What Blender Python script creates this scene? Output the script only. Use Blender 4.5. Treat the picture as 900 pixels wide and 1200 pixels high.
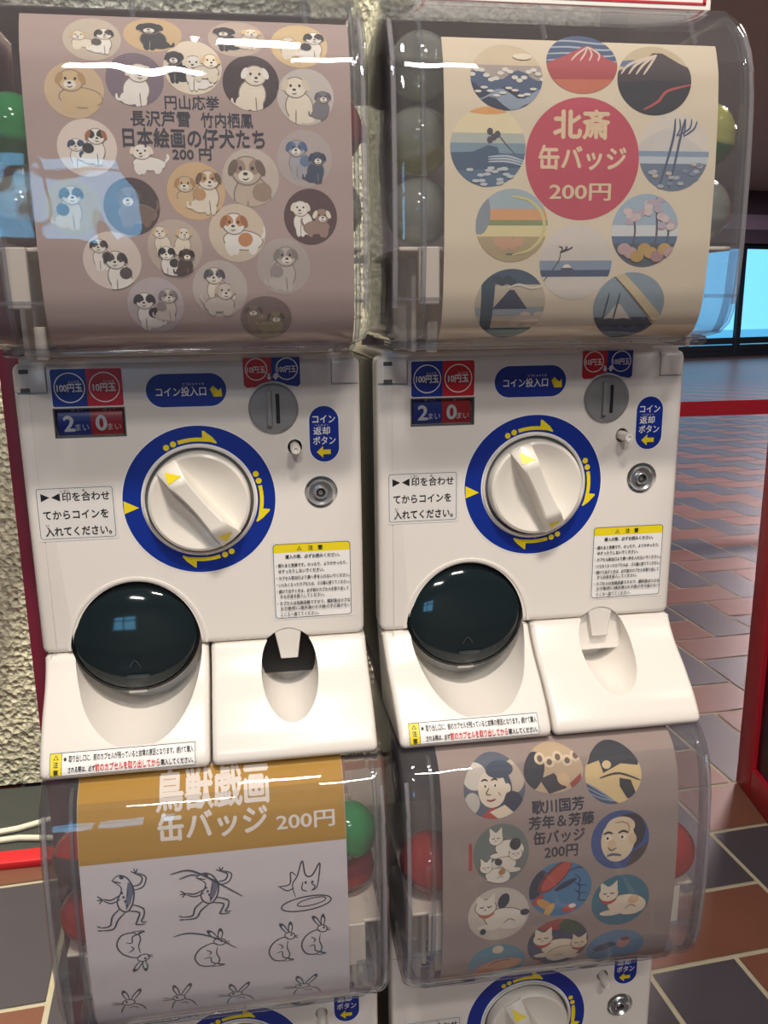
import bpy, bmesh, math, random
from mathutils import Vector, Matrix
PI = math.pi
random.seed(7)
SC = bpy.context.scene
COL = SC.collection
for _o in list(bpy.data.objects):
    bpy.data.objects.remove(_o)

# ------------------------------------------------------------------ camera, sky, lights, exposure
ZD = 0.85          # height of the upper dials above the floor
PITCH = 0.2774     # spacing of the two columns of machines
cam_d = bpy.data.cameras.new('camera'); cam = bpy.data.objects.new('camera', cam_d); COL.objects.link(cam)
cam_d.sensor_width = 36; cam_d.lens = 30.0; cam_d.clip_start = 0.02; cam_d.clip_end = 200
_R = Matrix(((0.9880553954, 0.0472601502, -0.1466731528), (-0.1536295636, 0.2278540879, -0.9614990753), (-0.0120205133, 0.9725476815, 0.2323930172)))
# columns of _R^T are the camera axes in world space
cam.matrix_world = Matrix.Translation((0.0449, -0.6820, ZD + 0.1479)) @ Matrix((_R[0], _R[1], _R[2])).to_4x4()
SC.camera = cam

world = bpy.data.worlds.new('daylight'); SC.world = world; world.use_nodes = True
_n = world.node_tree; _bg = _n.nodes['Background']
_bg.inputs['Color'].default_value = (0.26, 0.66, 0.95, 1); _bg.inputs['Strength'].default_value = 2.0

def area(name, loc, target, size, power, color):
    d = bpy.data.lights.new(name, 'AREA'); d.shape = 'DISK'; d.size = size; d.energy = power; d.color = color
    o = bpy.data.objects.new(name, d); COL.objects.link(o); o.location = loc
    o.rotation_euler = (Vector(target) - Vector(loc)).to_track_quat('-Z', 'Y').to_euler()
    return o
WARM = (1.0, 0.90, 0.79)
def strip(name, x, y, z, lx, ly, power, color, tx, ty):
    """a linear ceiling fitting, aimed a little off the vertical"""
    o = area(name, (x, y, z), (tx, ty, 0.0), 1, power, color); o.data.shape = 'RECTANGLE'; o.data.size = lx; o.data.size_y = ly
    return o
strip('ceiling_strip_key', 0.15, -1.20, 2.95, 0.36, 0.16, 48, WARM, 0.15, -0.2)
strip('ceiling_strip_second', 0.6, -2.1, 2.95, 0.50, 0.14, 24, (1.0, 0.93, 0.86), 0.4, -1.2)
strip('ceiling_strip_third', -0.4, -3.2, 2.95, 0.6, 0.16, 34, (1.0, 0.93, 0.86), 0.0, -2.4)
area('ceiling_light_side', (2.1, -1.3, 2.95), (0.5, 0.0, 0.5), 0.20, 8, WARM)
area('added_fill_door', (9.0, 11.5, 2.95), (9.0, 11.5, 0.0), 0.6, 150, (0.9, 0.88, 1.0))  # unseen lamp, added to lift the far floor near the glass front
area('ceiling_light_hall', (3.2, 3.2, 2.95), (3.2, 3.2, 0.0), 0.5, 150, (1.0, 0.80, 0.78))
area('ceiling_light_far', (6.0, 7.5, 2.95), (6.0, 7.5, 0.0), 0.6, 150, (1.0, 0.80, 0.80))
dl = area('daylight_front_window', (-1.19, -4.85, 1.70), (-1.19, 0.0, 1.2), 1, 16, (0.30, 0.66, 1.0)); dl.data.shape = 'RECTANGLE'; dl.data.size = 1.1; dl.data.size_y = 0.9
def spot(name, loc, target, power, angle, blend, radius, color):
    d = bpy.data.lights.new(name, 'SPOT'); d.energy = power; d.spot_size = math.radians(angle); d.spot_blend = blend
    d.shadow_soft_size = radius; d.color = color
    o = bpy.data.objects.new(name, d); COL.objects.link(o); o.location = loc
    o.rotation_euler = (Vector(target) - Vector(loc)).to_track_quat('-Z', 'Y').to_euler()
spot('wall_washer_light', (-0.35, 0.40, 2.9), (-0.44, 1.06, 0.4), 420, 50, 0.6, 0.02, (1.0, 0.92, 0.72))
spot('wall_washer_middle', (0.35, 0.62, 2.9), (0.36, 1.06, 1.3), 120, 36, 0.5, 0.03, (1.0, 0.92, 0.72))
vs = SC.view_settings
vs.view_transform = 'Standard'; vs.look = 'None'; vs.gamma = 1.0; vs.use_curve_mapping = False; vs.exposure = 0.0
SC.cycles.transparent_max_bounces = 48
SC.cycles.max_bounces = 10
SC.cycles.caustics_reflective = False
SC.cycles.caustics_refractive = False
SC.cycles.use_denoising = True

# ------------------------------------------------------------------ materials
def lin(h):
    h = h.lstrip('#'); v = [int(h[i:i+2], 16) / 255 for i in (0, 2, 4)]
    return tuple(c / 12.92 if c <= 0.04045 else ((c + 0.055) / 1.055) ** 2.4 for c in v) + (1,)
_mats = {}
def mat(name, hexc, rough=0.5, metal=0.0, spec=0.5, var=0.03, scale=30, bump=0.0, coat=0.0):
    if name in _mats: return _mats[name]
    m = bpy.data.materials.new(name); m.use_nodes = True; nt = m.node_tree; b = nt.nodes['Principled BSDF']
    c = lin(hexc)
    b.inputs['Roughness'].default_value = rough; b.inputs['Metallic'].default_value = metal
    b.inputs['Specular IOR Level'].default_value = spec; b.inputs['Coat Weight'].default_value = coat
    tc = nt.nodes.new('ShaderNodeTexCoord'); nz = nt.nodes.new('ShaderNodeTexNoise'); nz.inputs['Scale'].default_value = scale
    nz.inputs['Detail'].default_value = 4
    nt.links.new(tc.outputs['Object'], nz.inputs['Vector'])
    mx = nt.nodes.new('ShaderNodeMix'); mx.data_type = 'RGBA'
    mx.inputs[6].default_value = tuple(x * (1 - var) for x in c[:3]) + (1,)
    mx.inputs[7].default_value = tuple(min(1, x * (1 + var)) for x in c[:3]) + (1,)
    nt.links.new(nz.outputs['Fac'], mx.inputs[0]); nt.links.new(mx.outputs[2], b.inputs['Base Color'])
    if bump:
        bp = nt.nodes.new('ShaderNodeBump'); bp.inputs['Strength'].default_value = bump; bp.inputs['Distance'].default_value = 0.004
        nt.links.new(nz.outputs['Fac'], bp.inputs['Height']); nt.links.new(bp.outputs['Normal'], b.inputs['Normal'])
    _mats[name] = m; return m
def ink(hexc):
    return mat('print_' + hexc.lstrip('#'), hexc, 0.55, spec=0.3, var=0.05, scale=120)
def clear(name, tint, edge, ior=1.45, rough=0.02, wav=0.0, wscale=14, body=0.0, bodycol='808080'):
    """clear plastic: transmission straight through plus Fresnel gloss; the tint deepens where the wall is seen edge on"""
    if name in _mats: return _mats[name]
    m = bpy.data.materials.new(name); m.use_nodes = True; nt = m.node_tree; nt.nodes.clear()
    out = nt.nodes.new('ShaderNodeOutputMaterial'); tr = nt.nodes.new('ShaderNodeBsdfTransparent'); gl = nt.nodes.new('ShaderNodeBsdfGlossy')
    gl.inputs['Roughness'].default_value = rough
    fr = nt.nodes.new('ShaderNodeFresnel')   # thin sheet: the same reflectance from either side
    ge = nt.nodes.new('ShaderNodeNewGeometry'); mi = nt.nodes.new('ShaderNodeMix'); mi.inputs[2].default_value = ior; mi.inputs[3].default_value = 1/ior
    nt.links.new(ge.outputs['Backfacing'], mi.inputs[0]); nt.links.new(mi.outputs[0], fr.inputs['IOR'])
    lw = nt.nodes.new('ShaderNodeLayerWeight'); lw.inputs['Blend'].default_value = 0.25
    mx = nt.nodes.new('ShaderNodeMix'); mx.data_type = 'RGBA'; mx.inputs[6].default_value = lin(tint); mx.inputs[7].default_value = lin(edge)
    nt.links.new(lw.outputs['Facing'], mx.inputs[0]); nt.links.new(mx.outputs[2], tr.inputs['Color'])
    base = tr.outputs[0]
    if body:
        df = nt.nodes.new('ShaderNodeBsdfDiffuse'); df.inputs['Color'].default_value = lin(bodycol)
        m1 = nt.nodes.new('ShaderNodeMixShader'); m1.inputs[0].default_value = body
        nt.links.new(base, m1.inputs[1]); nt.links.new(df.outputs[0], m1.inputs[2]); base = m1.outputs[0]
    ms = nt.nodes.new('ShaderNodeMixShader')
    nt.links.new(fr.outputs[0], ms.inputs[0]); nt.links.new(base, ms.inputs[1]); nt.links.new(gl.outputs[0], ms.inputs[2])
    nt.links.new(ms.outputs[0], out.inputs['Surface'])
    if wav:
        tc = nt.nodes.new('ShaderNodeTexCoord'); nz = nt.nodes.new('ShaderNodeTexNoise'); nz.inputs['Scale'].default_value = wscale
        nt.links.new(tc.outputs['Object'], nz.inputs['Vector'])
        bp = nt.nodes.new('ShaderNodeBump'); bp.inputs['Strength'].default_value = wav; bp.inputs['Distance'].default_value = 0.01
        nt.links.new(nz.outputs['Fac'], bp.inputs['Height']); nt.links.new(bp.outputs['Normal'], gl.inputs['Normal'])
    _mats[name] = m; return m

WHITE = mat('cream_white_plastic', 'ece7e0', 0.28, spec=0.5, var=0.012, scale=8)
KNOBW = mat('ivory_knob_plastic', 'ebe6dc', 0.25, var=0.012, scale=12)
GREYB = mat('grey_cabinet', '6d6f73', 0.5)
DARKG = mat('dark_groove', '55585a', 0.5)
BLACK = mat('black_plastic', '0b0d10', 0.3)
STEEL = mat('brushed_zinc', '8d8f92', 0.32, metal=0.2, var=0.06, scale=60)
CHROME = mat('chrome', 'c4c6ca', 0.25, metal=0.8)
SLOTD = mat('slot_dark', '14181d', 0.6)
SMOKE = mat('smoked_dark_plastic', '1a2529', 0.07, spec=0.5, var=0.02)
BLUE = mat('sticker_blue', '0b2f92', 0.35, var=0.02)
RED = mat('sticker_red', 'c51c2e', 0.35, var=0.02)
YEL = mat('sticker_yellow', 'f2dc23', 0.4, var=0.02)
SWHITE = mat('sticker_white', 'f4f3f1', 0.4, var=0.01)
SPALE = mat('sticker_clear_backing', 'e3e1de', 0.3, var=0.01)
NAVY = mat('sticker_navy_ink', '1b2440', 0.5)
INKK = mat('sticker_black_ink', '16181c', 0.5)
REDT = mat('sticker_red_ink', 'd8342c', 0.5)
CLEAR = clear('clear_dome_plastic', 'fafafb', 'e0e4ea', ior=1.48, wav=0.20, body=0.035, bodycol='efecef')  # pale diffuse body imitates the haze of room reflections
CLEARE = clear('clear_rib_plastic', 'eff1f5', 'b4bcc9', ior=1.55, body=0.06, bodycol='f4f2f2')

# ------------------------------------------------------------------ mesh helpers
def finish(bm, angle=35):
    bm.normal_update()
    for f in bm.faces: f.smooth = True
    for e in bm.edges:
        if len(e.link_faces) == 2:
            if e.calc_face_angle(0) > math.radians(angle): e.smooth = False
        else: e.smooth = False
def obj(name, bm, mats, parent=None, loc=(0, 0, 0), smooth=35):
    if smooth: finish(bm, smooth)
    me = bpy.data.meshes.new(name); bm.to_mesh(me); bm.free()
    for m in (mats if isinstance(mats, (list, tuple)) else [mats]): me.materials.append(m)
    o = bpy.data.objects.new(name, me); COL.objects.link(o); o.location = loc
    if parent: o.parent = parent
    return o
def obj_me(name, me, mats, parent=None, loc=(0, 0, 0)):
    me.materials.clear()
    for m in (mats if isinstance(mats, (list, tuple)) else [mats]): me.materials.append(m)
    o = bpy.data.objects.new(name, me); COL.objects.link(o); o.location = loc
    if parent: o.parent = parent
    return o
def tag(o, label=None, cat=None, group=None, kind=None):
    if label: o['label'] = label
    if cat: o['category'] = cat
    if group: o['group'] = group
    if kind: o['kind'] = kind
    return o
def thing(name, label, cat, loc=(0, 0, 0), rotz=0, group=None):
    o = bpy.data.objects.new(name, None); COL.objects.link(o); o.location = loc; o.rotation_euler = (0, 0, rotz)
    o.empty_display_size = 0.05
    return tag(o, label, cat, group)
def bx(bm, x0, x1, y0, y1, z0, z1, bev=0.0, seg=3, mi=0):
    vs_ = [bm.verts.new((x, y, z)) for x in (x0, x1) for y in (y0, y1) for z in (z0, z1)]
    fs = [bm.faces.new([vs_[i] for i in q]) for q in ((0, 1, 3, 2), (4, 6, 7, 5), (0, 4, 5, 1), (2, 3, 7, 6), (0, 2, 6, 4), (1, 5, 7, 3))]
    for f in fs: f.material_index = mi
    if bev:
        es = list({e for f in fs for e in f.edges})
        r = bmesh.ops.bevel(bm, geom=es, offset=bev, segments=seg, affect='EDGES', profile=0.5)
        for f in r['faces']: f.material_index = mi
    return bm
def prism_x(bm, poly, x0, x1, mi=0, bev=0.0, seg=3):
    """poly = list of (y, z); extruded along x"""
    a = [bm.verts.new((x0, y, z)) for y, z in poly]; b = [bm.verts.new((x1, y, z)) for y, z in poly]
    n = len(poly); fs = [bm.faces.new(a), bm.faces.new(b[::-1])]
    for i in range(n): fs.append(bm.faces.new((a[i], b[i], b[(i+1) % n], a[(i+1) % n])))
    for f in fs: f.material_index = mi
    bmesh.ops.recalc_face_normals(bm, faces=fs)
    return fs
def prism_y(bm, poly, y0, y1, mi=0, poly2=None):
    """poly = list of (x, z); extruded along y (poly2 = section at y1)"""
    p2 = poly2 or poly
    a = [bm.verts.new((x, y0, z)) for x, z in poly]; b = [bm.verts.new((x, y1, z)) for x, z in p2]
    n = len(poly); fs = [bm.faces.new(a), bm.faces.new(b[::-1])]
    for i in range(n): fs.append(bm.faces.new((a[i], b[i], b[(i+1) % n], a[(i+1) % n])))
    for f in fs: f.material_index = mi
    bmesh.ops.recalc_face_normals(bm, faces=fs)
    return fs
def ell(cx, cz, rx, rz, n=48, rot=0, a0=0, a1=2*PI):
    c, s = math.cos(rot), math.sin(rot); out = []
    full = abs(a1 - a0 - 2*PI) < 1e-6
    for i in range(n if full else n + 1):
        t = a0 + (a1 - a0) * i / n; x, z = rx*math.cos(t), rz*math.sin(t)
        out.append((cx + c*x - s*z, cz + s*x + c*z))
    return out
def rrect(x0, x1, z0, z1, r, n=6):
    out = []
    for cx, cz, a in ((x1-r, z1-r, 0), (x0+r, z1-r, PI/2), (x0+r, z0+r, PI), (x1-r, z0+r, 1.5*PI)):
        for i in range(n+1):
            t = a + PI/2*i/n; out.append((cx + r*math.cos(t), cz + r*math.sin(t)))
    return out
def lathe_y(bm, prof, cx=0, cz=0, n=48, mi=0):
    """prof = list of (r, y) from outside in; revolved about the y axis through (cx, cz)"""
    rings = []
    for r, y in prof:
        if r < 1e-6: rings.append([bm.verts.new((cx, y, cz))])
        else: rings.append([bm.verts.new((cx + r*math.cos(2*PI*i/n), y, cz + r*math.sin(2*PI*i/n))) for i in range(n)])
    fs = []
    for A, B in zip(rings, rings[1:]):
        for i in range(n):
            j = (i+1) % n
            if len(A) == 1: fs.append(bm.faces.new((A[0], B[i], B[j])))
            elif len(B) == 1: fs.append(bm.faces.new((A[i], A[j], B[0])))
            else: fs.append(bm.faces.new((A[i], A[j], B[j], B[i])))
    for f in fs: f.material_index = mi
    bmesh.ops.recalc_face_normals(bm, faces=fs)
    return fs
def tube(bm, pts, r, n=10, mi=0):
    pts = [Vector(p) for p in pts]; rings = []
    for i, p in enumerate(pts):
        d = (pts[min(i+1, len(pts)-1)] - pts[max(i-1, 0)]).normalized()
        u = d.cross(Vector((0.13, 0.2, 1))).normalized(); v = d.cross(u)
        rings.append([bm.verts.new(p + r*(math.cos(2*PI*k/n)*u + math.sin(2*PI*k/n)*v)) for k in range(n)])
    fs = []
    for A, B in zip(rings, rings[1:]):
        for k in range(n): fs.append(bm.faces.new((A[k], A[(k+1) % n], B[(k+1) % n], B[k])))
    fs.append(bm.faces.new(rings[0][::-1])); fs.append(bm.faces.new(rings[-1]))
    for f in fs: f.material_index = mi
    bmesh.ops.recalc_face_normals(bm, faces=fs)
def boolean(bm, cutters):
    """bm minus every cutter bmesh, returned as a new bmesh"""
    bmesh.ops.recalc_face_normals(bm, faces=bm.faces)
    me = bpy.data.meshes.new('tmp'); bm.to_mesh(me); bm.free(); o = bpy.data.objects.new('tmp', me); COL.objects.link(o)
    cs = []
    for c in cutters:
        m2 = bpy.data.meshes.new('tmpc'); bmesh.ops.recalc_face_normals(c, faces=c.faces); c.to_mesh(m2); c.free()
        co = bpy.data.objects.new('tmpc', m2); COL.objects.link(co); cs.append(co)
        md = o.modifiers.new('b', 'BOOLEAN'); md.operation = 'DIFFERENCE'; md.solver = 'EXACT'; md.object = co
    dg = bpy.context.evaluated_depsgraph_get(); ev = o.evaluated_get(dg)
    r = bmesh.new(); r.from_mesh(ev.to_mesh()); ev.to_mesh_clear()
    for x in [o] + cs:
        d = x.data; bpy.data.objects.remove(x); bpy.data.meshes.remove(d)
    return r

# flat art: polygons laid out in (x, z), clipped, triangulated, cut into bands and laid on a surface
_text = {}
def text_geo(s, bold=0.0):
    k = (s, bold)
    if k in _text: return _text[k]
    c = bpy.data.curves.new('t', 'FONT'); c.body = s; c.size = 1.0; c.offset = bold; c.resolution_u = 3
    o = bpy.data.objects.new('t', c); COL.objects.link(o)
    dg = bpy.context.evaluated_depsgraph_get(); ev = o.evaluated_get(dg); me = ev.to_mesh()
    vsx = [(v.co.x, v.co.y) for v in me.vertices]; ps = [tuple(p.vertices) for p in me.polygons]
    ev.to_mesh_clear(); bpy.data.objects.remove(o); bpy.data.curves.remove(c)
    x0 = min(v[0] for v in vsx); x1 = max(v[0] for v in vsx); z0 = min(v[1] for v in vsx); z1 = max(v[1] for v in vsx)
    _text[k] = (vsx, ps, (x0, x1, z0, z1)); return _text[k]
def clip_poly(sub, clip):
    out = sub
    for i in range(len(clip)):
        a, b = clip[i], clip[(i+1) % len(clip)]; inp = out; out = []
        if not inp: break
        def side(p): return (b[0]-a[0])*(p[1]-a[1]) - (b[1]-a[1])*(p[0]-a[0])
        for j in range(len(inp)):
            p, q = inp[j-1], inp[j]; sp, sq = side(p), side(q)
            if (sp < 0) != (sq < 0):
                t = sp/(sp-sq); out.append((p[0]+t*(q[0]-p[0]), p[1]+t*(q[1]-p[1])))
            if sq >= 0: out.append(q)
    return out
class Art:
    """a printed layer stack: add polygons, strokes and lettering in (x, z) metres, then lay() it on a surface"""
    def __init__(s): s.bm = bmesh.new(); s.mats = []; s.k = 0; s.lay_ = s.bm.faces.layers.int.new('k')
    def mi(s, m):
        if m not in s.mats: s.mats.append(m)
        return s.mats.index(m)
    def poly(s, pts, m, clip=None, step=True):
        if clip: pts = clip_poly(pts, clip)
        q = []
        for p in pts:
            if not q or (abs(p[0]-q[-1][0]) + abs(p[1]-q[-1][1])) > 1e-6: q.append(p)
        if len(q) > 1 and abs(q[0][0]-q[-1][0]) + abs(q[0][1]-q[-1][1]) < 1e-6: q.pop()
        if len(q) < 3: return
        if step: s.k += 1
        try: f = s.bm.faces.new([s.bm.verts.new((x, 0, z)) for x, z in q])
        except ValueError: return
        f.material_index = s.mi(m); f[s.lay_] = s.k
    def ring(s, outer, inner, m):
        s.k += 1; n = len(outer); mi = s.mi(m)
        a = [s.bm.verts.new((x, 0, z)) for x, z in outer]; b = [s.bm.verts.new((x, 0, z)) for x, z in inner]
        for i in range(n):
            f = s.bm.faces.new((a[i], a[(i+1) % n], b[(i+1) % n], b[i])); f.material_index = mi; f[s.lay_] = s.k
    def stroke(s, pts, w, m, clip=None, taper=True):
        n = len(pts); L, R = [], []
        # smooth through the points
        P = []
        for i in range(n-1):
            p0, p1, p2, p3 = pts[max(i-1, 0)], pts[i], pts[i+1], pts[min(i+2, n-1)]
            for k in range(5):
                t = k/5
                P.append(tuple(0.5*((2*p1[c]) + (-p0[c]+p2[c])*t + (2*p0[c]-5*p1[c]+4*p2[c]-p3[c])*t*t + (-p0[c]+3*p1[c]-3*p2[c]+p3[c])*t**3) for c in (0, 1)))
        P.append(tuple(pts[-1])); n = len(P)
        for i in range(n):
            a, b = P[max(i-1, 0)], P[min(i+1, n-1)]; dx, dz = b[0]-a[0], b[1]-a[1]; l = math.hypot(dx, dz) or 1
            t = i/(n-1); ww = w*(0.35 + 0.65*math.sin(PI*t)**0.6 if taper else 1)*0.5
            L.append((P[i][0]-dz/l*ww, P[i][1]+dx/l*ww)); R.append((P[i][0]+dz/l*ww, P[i][1]-dx/l*ww))
        s.k += 1
        for i in range(n-1):
            s.poly([L[i], L[i+1], R[i+1], R[i]], m, clip, step=False)
    def text(s, body, cx, cz, w, h, m, bold=0.0, rot=0.0):
        """lettering fitted into a box of half width w and half height h (h None keeps the proportions)"""
        vsx, ps, (x0, x1, z0, z1) = text_geo(body)
        sx = 2*w/(x1-x0); sz = sx if h is None else 2*h/(z1-z0)
        mi = s.mi(m); c, si = math.cos(rot), math.sin(rot)
        # heavier lettering is overprinted with small shifts
        for dx, dz in (((0, 0),) if bold < 0.015 else ((-bold, 0), (bold, 0), (0, -bold), (0, bold)) if bold < 0.04 else ((-bold, -bold), (bold, bold), (-bold, bold), (bold, -bold), (0, 0))):
            s.k += 1; vv = []
            for x, z in vsx:
                a = (x+dx-(x0+x1)/2)*sx; b = (z+dz-(z0+z1)/2)*sz
                vv.append(s.bm.verts.new((cx + c*a - si*b, 0, cz + si*a + c*b)))
            for p in ps:
                try: f = s.bm.faces.new([vv[i] for i in p]); f.material_index = mi; f[s.lay_] = s.k
                except ValueError: pass
    def lay(s, name, parent, surf, base=0.0002, step=0.00003, band=None, loc=(0, 0, 0)):
        bm = s.bm; bmesh.ops.triangulate(bm, faces=[f for f in bm.faces if len(f.verts) > 4])
        if band:
            zz = [v.co.z for v in bm.verts]; z = math.floor(min(zz)/band)*band + band
            while z < max(zz):
                bmesh.ops.bisect_plane(bm, geom=bm.verts[:]+bm.edges[:]+bm.faces[:], plane_co=(0, 0, z), plane_no=(0, 0, 1), dist=1e-7); z += band
        bm.verts.ensure_lookup_table()
        for v in bm.verts:
            k = max((f[s.lay_] for f in v.link_faces), default=0)
            p, n = surf(v.co.x, v.co.z); v.co = p + n*(base + step*k)
        bmesh.ops.recalc_face_normals(bm, faces=bm.faces)
        for f in bm.faces:
            f.normal_update()
            p, n = surf(f.calc_center_median().x, f.calc_center_median().z)
            if f.normal.dot(n) < 0: f.normal_flip()
        return obj(name, bm, s.mats, parent, loc, smooth=0)
def flat(y=0.0):
    return lambda x, z: (Vector((x, y, z)), Vector((0, -1, 0)))

# profile curves of the machine front: (z, y)
DOME = [(0.116, -0.030), (0.117, -0.046), (0.120, -0.056), (0.126, -0.065), (0.138, -0.074), (0.155, -0.079), (0.19, -0.082), (0.24, -0.082), (0.28, -0.080), (0.305, -0.0755), (0.320, -0.069), (0.329, -0.060), (0.334, -0.048)]
LEDGE = [(-0.200, -0.0655), (-0.1965, -0.068), (-0.190, -0.0665), (-0.176, -0.0555), (-0.158, -0.0355), (-0.1445, -0.0175), (-0.134, -0.0075), (-0.123, 0.0)]
DOME_UP = [(0.1195, -0.030), (0.1205, -0.046), (0.1230, -0.056)] + [q for q in DOME if 0.124 < q[0] < 0.30] + [(0.305, -0.0770), (0.322, -0.0710), (0.335, -0.0630), (0.346, -0.0520), (0.353, -0.0420), (0.357, -0.0320)]
DOME = [(0.1080, -0.030), (0.1090, -0.048), (0.1120, -0.060), (0.1185, -0.0700), (0.130, -0.0780), (0.150, -0.0830), (0.19, -0.0860), (0.24, -0.0855), (0.28, -0.0825), (0.305, -0.0770), (0.320, -0.0695), (0.329, -0.060), (0.334, -0.048)]
def interp(tab, z):
    if z <= tab[0][0]: return tab[0][1]
    for (a, ya), (b, yb) in zip(tab, tab[1:]):
        if z <= b: return ya + (yb-ya)*(z-a)/(b-a)
    return tab[-1][1]
def curve_surf(tab, off):
    def f(x, z):
        y = interp(tab, z) + off; d = (interp(tab, z+0.002) - interp(tab, z-0.002))/0.004
        n = Vector((0, -1, d)).normalized(); return Vector((x, y, z)), n
    return f

# ------------------------------------------------------------------ the place
def struct(o): o['kind'] = 'structure'; return o
# floor: herringbone quarry tiles, brown laid crosswise and slate laid lengthwise, pale joints
FL_BROWN = mat('floor_tile_brown', '714a3d', 0.34, spec=0.5, var=0.16, scale=6, bump=0.02)
FL_SLATE = mat('floor_tile_slate', '48444c', 0.34, spec=0.5, var=0.14, scale=6, bump=0.02)
FL_GROUT = mat('floor_grout', 'a79f8c', 0.8, var=0.15, scale=40)
bm = bmesh.new()
S = 0.149; g = 0.0045; ox, oy, rot = 0.605, 0.355, math.radians(3.6)
cr, sr = math.cos(rot), math.sin(rot)
def fl(i, j): return (ox + cr*i*S - sr*j*S, oy + sr*i*S + cr*j*S)
def tile(i0, i1, j0, j1, mi):
    e = g/S
    q = [fl(i0+e, j0+e), fl(i1-e, j0+e), fl(i1-e, j1-e), fl(i0+e, j1-e)]
    f = bm.faces.new([bm.verts.new((x, y, 0.0)) for x, y in q]); f.material_index = mi
for i in range(-34, 92):
    for j in range(-34, 112):
        x, y = fl(i, j)
        if x < -4 or x > 13.8 or y < -4.4 or y > 17: continue
        if x > 5 + (y+1)*0.9 or (y > 2.0 and x < y*0.4): continue
        m = (i + j) % 4
        if m == 0: tile(i, i+2, j, j+1, 0)
        elif m == 2: tile(i, i+1, j, j+2, 1)
gb = [bm.verts.new(p) for p in ((-4.6, -5, -0.002), (16, -5, -0.002), (16, 19, -0.002), (-4.6, 19, -0.002))]
f = bm.faces.new(gb); f.material_index = 2
floor = struct(obj('floor', bm, [FL_BROWN, FL_SLATE, FL_GROUT], smooth=0))
# ceiling
CEIL = mat('ceiling_paint', 'b7aeaa', 0.8, var=0.05, scale=2)
bm = bmesh.new(); bx(bm, -4.6, 16, -5, 19, 3.05, 3.2); struct(obj('ceiling', bm, CEIL))
# rough-cast wall behind the machines
m = bpy.data.materials.new('rough_cast_wall'); m.use_nodes = True; nt = m.node_tree; b = nt.nodes['Principled BSDF']
b.inputs['Roughness'].default_value = 0.9
tc = nt.nodes.new('ShaderNodeTexCoord'); n1 = nt.nodes.new('ShaderNodeTexNoise'); n1.inputs['Scale'].default_value = 110; n1.inputs['Detail'].default_value = 6
n2 = nt.nodes.new('ShaderNodeTexVoronoi'); n2.inputs['Scale'].default_value = 85
nt.links.new(tc.outputs['Object'], n1.inputs['Vector']); nt.links.new(tc.outputs['Object'], n2.inputs['Vector'])
rp = nt.nodes.new('ShaderNodeValToRGB'); rp.color_ramp.elements[0].color = lin('a09d8a'); rp.color_ramp.elements[1].color = lin('e9e5cc')
rp.color_ramp.elements[0].position = 0.3; rp.color_ramp.elements[1].position = 0.65
nt.links.new(n1.outputs['Fac'], rp.inputs['Fac']); nt.links.new(rp.outputs['Color'], b.inputs['Base Color'])
ad = nt.nodes.new('ShaderNodeMath'); ad.operation = 'ADD'; nt.links.new(n1.outputs['Fac'], ad.inputs[0]); nt.links.new(n2.outputs['Distance'], ad.inputs[1])
bp = nt.nodes.new('ShaderNodeBump'); bp.inputs['Strength'].default_value = 1.0; bp.inputs['Distance'].default_value = 0.010
nt.links.new(ad.outputs[0], bp.inputs['Height']); nt.links.new(bp.outputs['Normal'], b.inputs['Normal'])
ROUGH = m
bm = bmesh.new(); bx(bm, -4.6, 0.75, 1.07, 1.30, 0.012, 3.05); struct(obj('wall_back', bm, ROUGH))
bm = bmesh.new(); bx(bm, -4.6, 0.75, 1.09, 1.28, 0.0, 0.014); struct(obj('baseboard_back', bm, mat('baseboard_dark', '24282b', 0.6, var=0.2)))
HALL = mat('hall_wall_dark', '51434d', 0.7, var=0.08, scale=3)
ROOM = mat('room_wall_paint', 'a39b92', 0.8, var=0.05, scale=2)
bm = bmesh.new(); bx(bm, -4.6, -4.4, -5, 19, 0, 3.05); struct(obj('wall_left', bm, ROOM))
bm = bmesh.new(); bx(bm, 14.5, 14.7, -5, 19, 0, 3.05); struct(obj('wall_right', bm, HALL))
# wall behind the viewer with a window opening at its left
bm = bmesh.new()
WX0, WX1, WZ0, WZ1 = -1.75, -0.62, 1.22, 2.05
bx(bm, -4.6, WX0, -4.7, -4.5, 0, 3.05); bx(bm, WX1, 14.7, -4.7, -4.5, 0, 3.05); bx(bm, WX0, WX1, -4.7, -4.5, 0, WZ0); bx(bm, WX0, WX1, -4.7, -4.5, WZ1, 3.05)
struct(obj('wall_front', bm, ROOM))
GLASS = clear('window_glass', 'e6f2f6', 'b8d0dc', ior=1.5)
FRM = mat('dark_window_frame', '1d2126', 0.4)
def window(name, x0, x1, z0, z1, cols, rows, loc, rotz, bar=0.05):
    r = bpy.data.objects.new(name, None); COL.objects.link(r); r.location = loc; r.rotation_euler = (0, 0, rotz); r['kind'] = 'structure'
    bm = bmesh.new()
    for i in range(cols+1):
        x = x0 + (x1-x0)*i/cols; bx(bm, x-bar/2, x+bar/2, -0.04, 0.04, z0, z1, 0.004, 1)
    for z in rows: bx(bm, x0, x1, -0.035, 0.035, z-bar/2, z+bar/2, 0.004, 1)
    obj('window_frame', bm, FRM, r)
    bm = bmesh.new(); bx(bm, x0, x1, -0.004, 0.004, z0, z1); obj('glass_pane', bm, GLASS, r)
    return r
window('window_1', WX0, WX1, WZ0, WZ1, 2, (WZ0, 1.78, WZ1), (0, -4.6, 0), 0)
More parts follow.
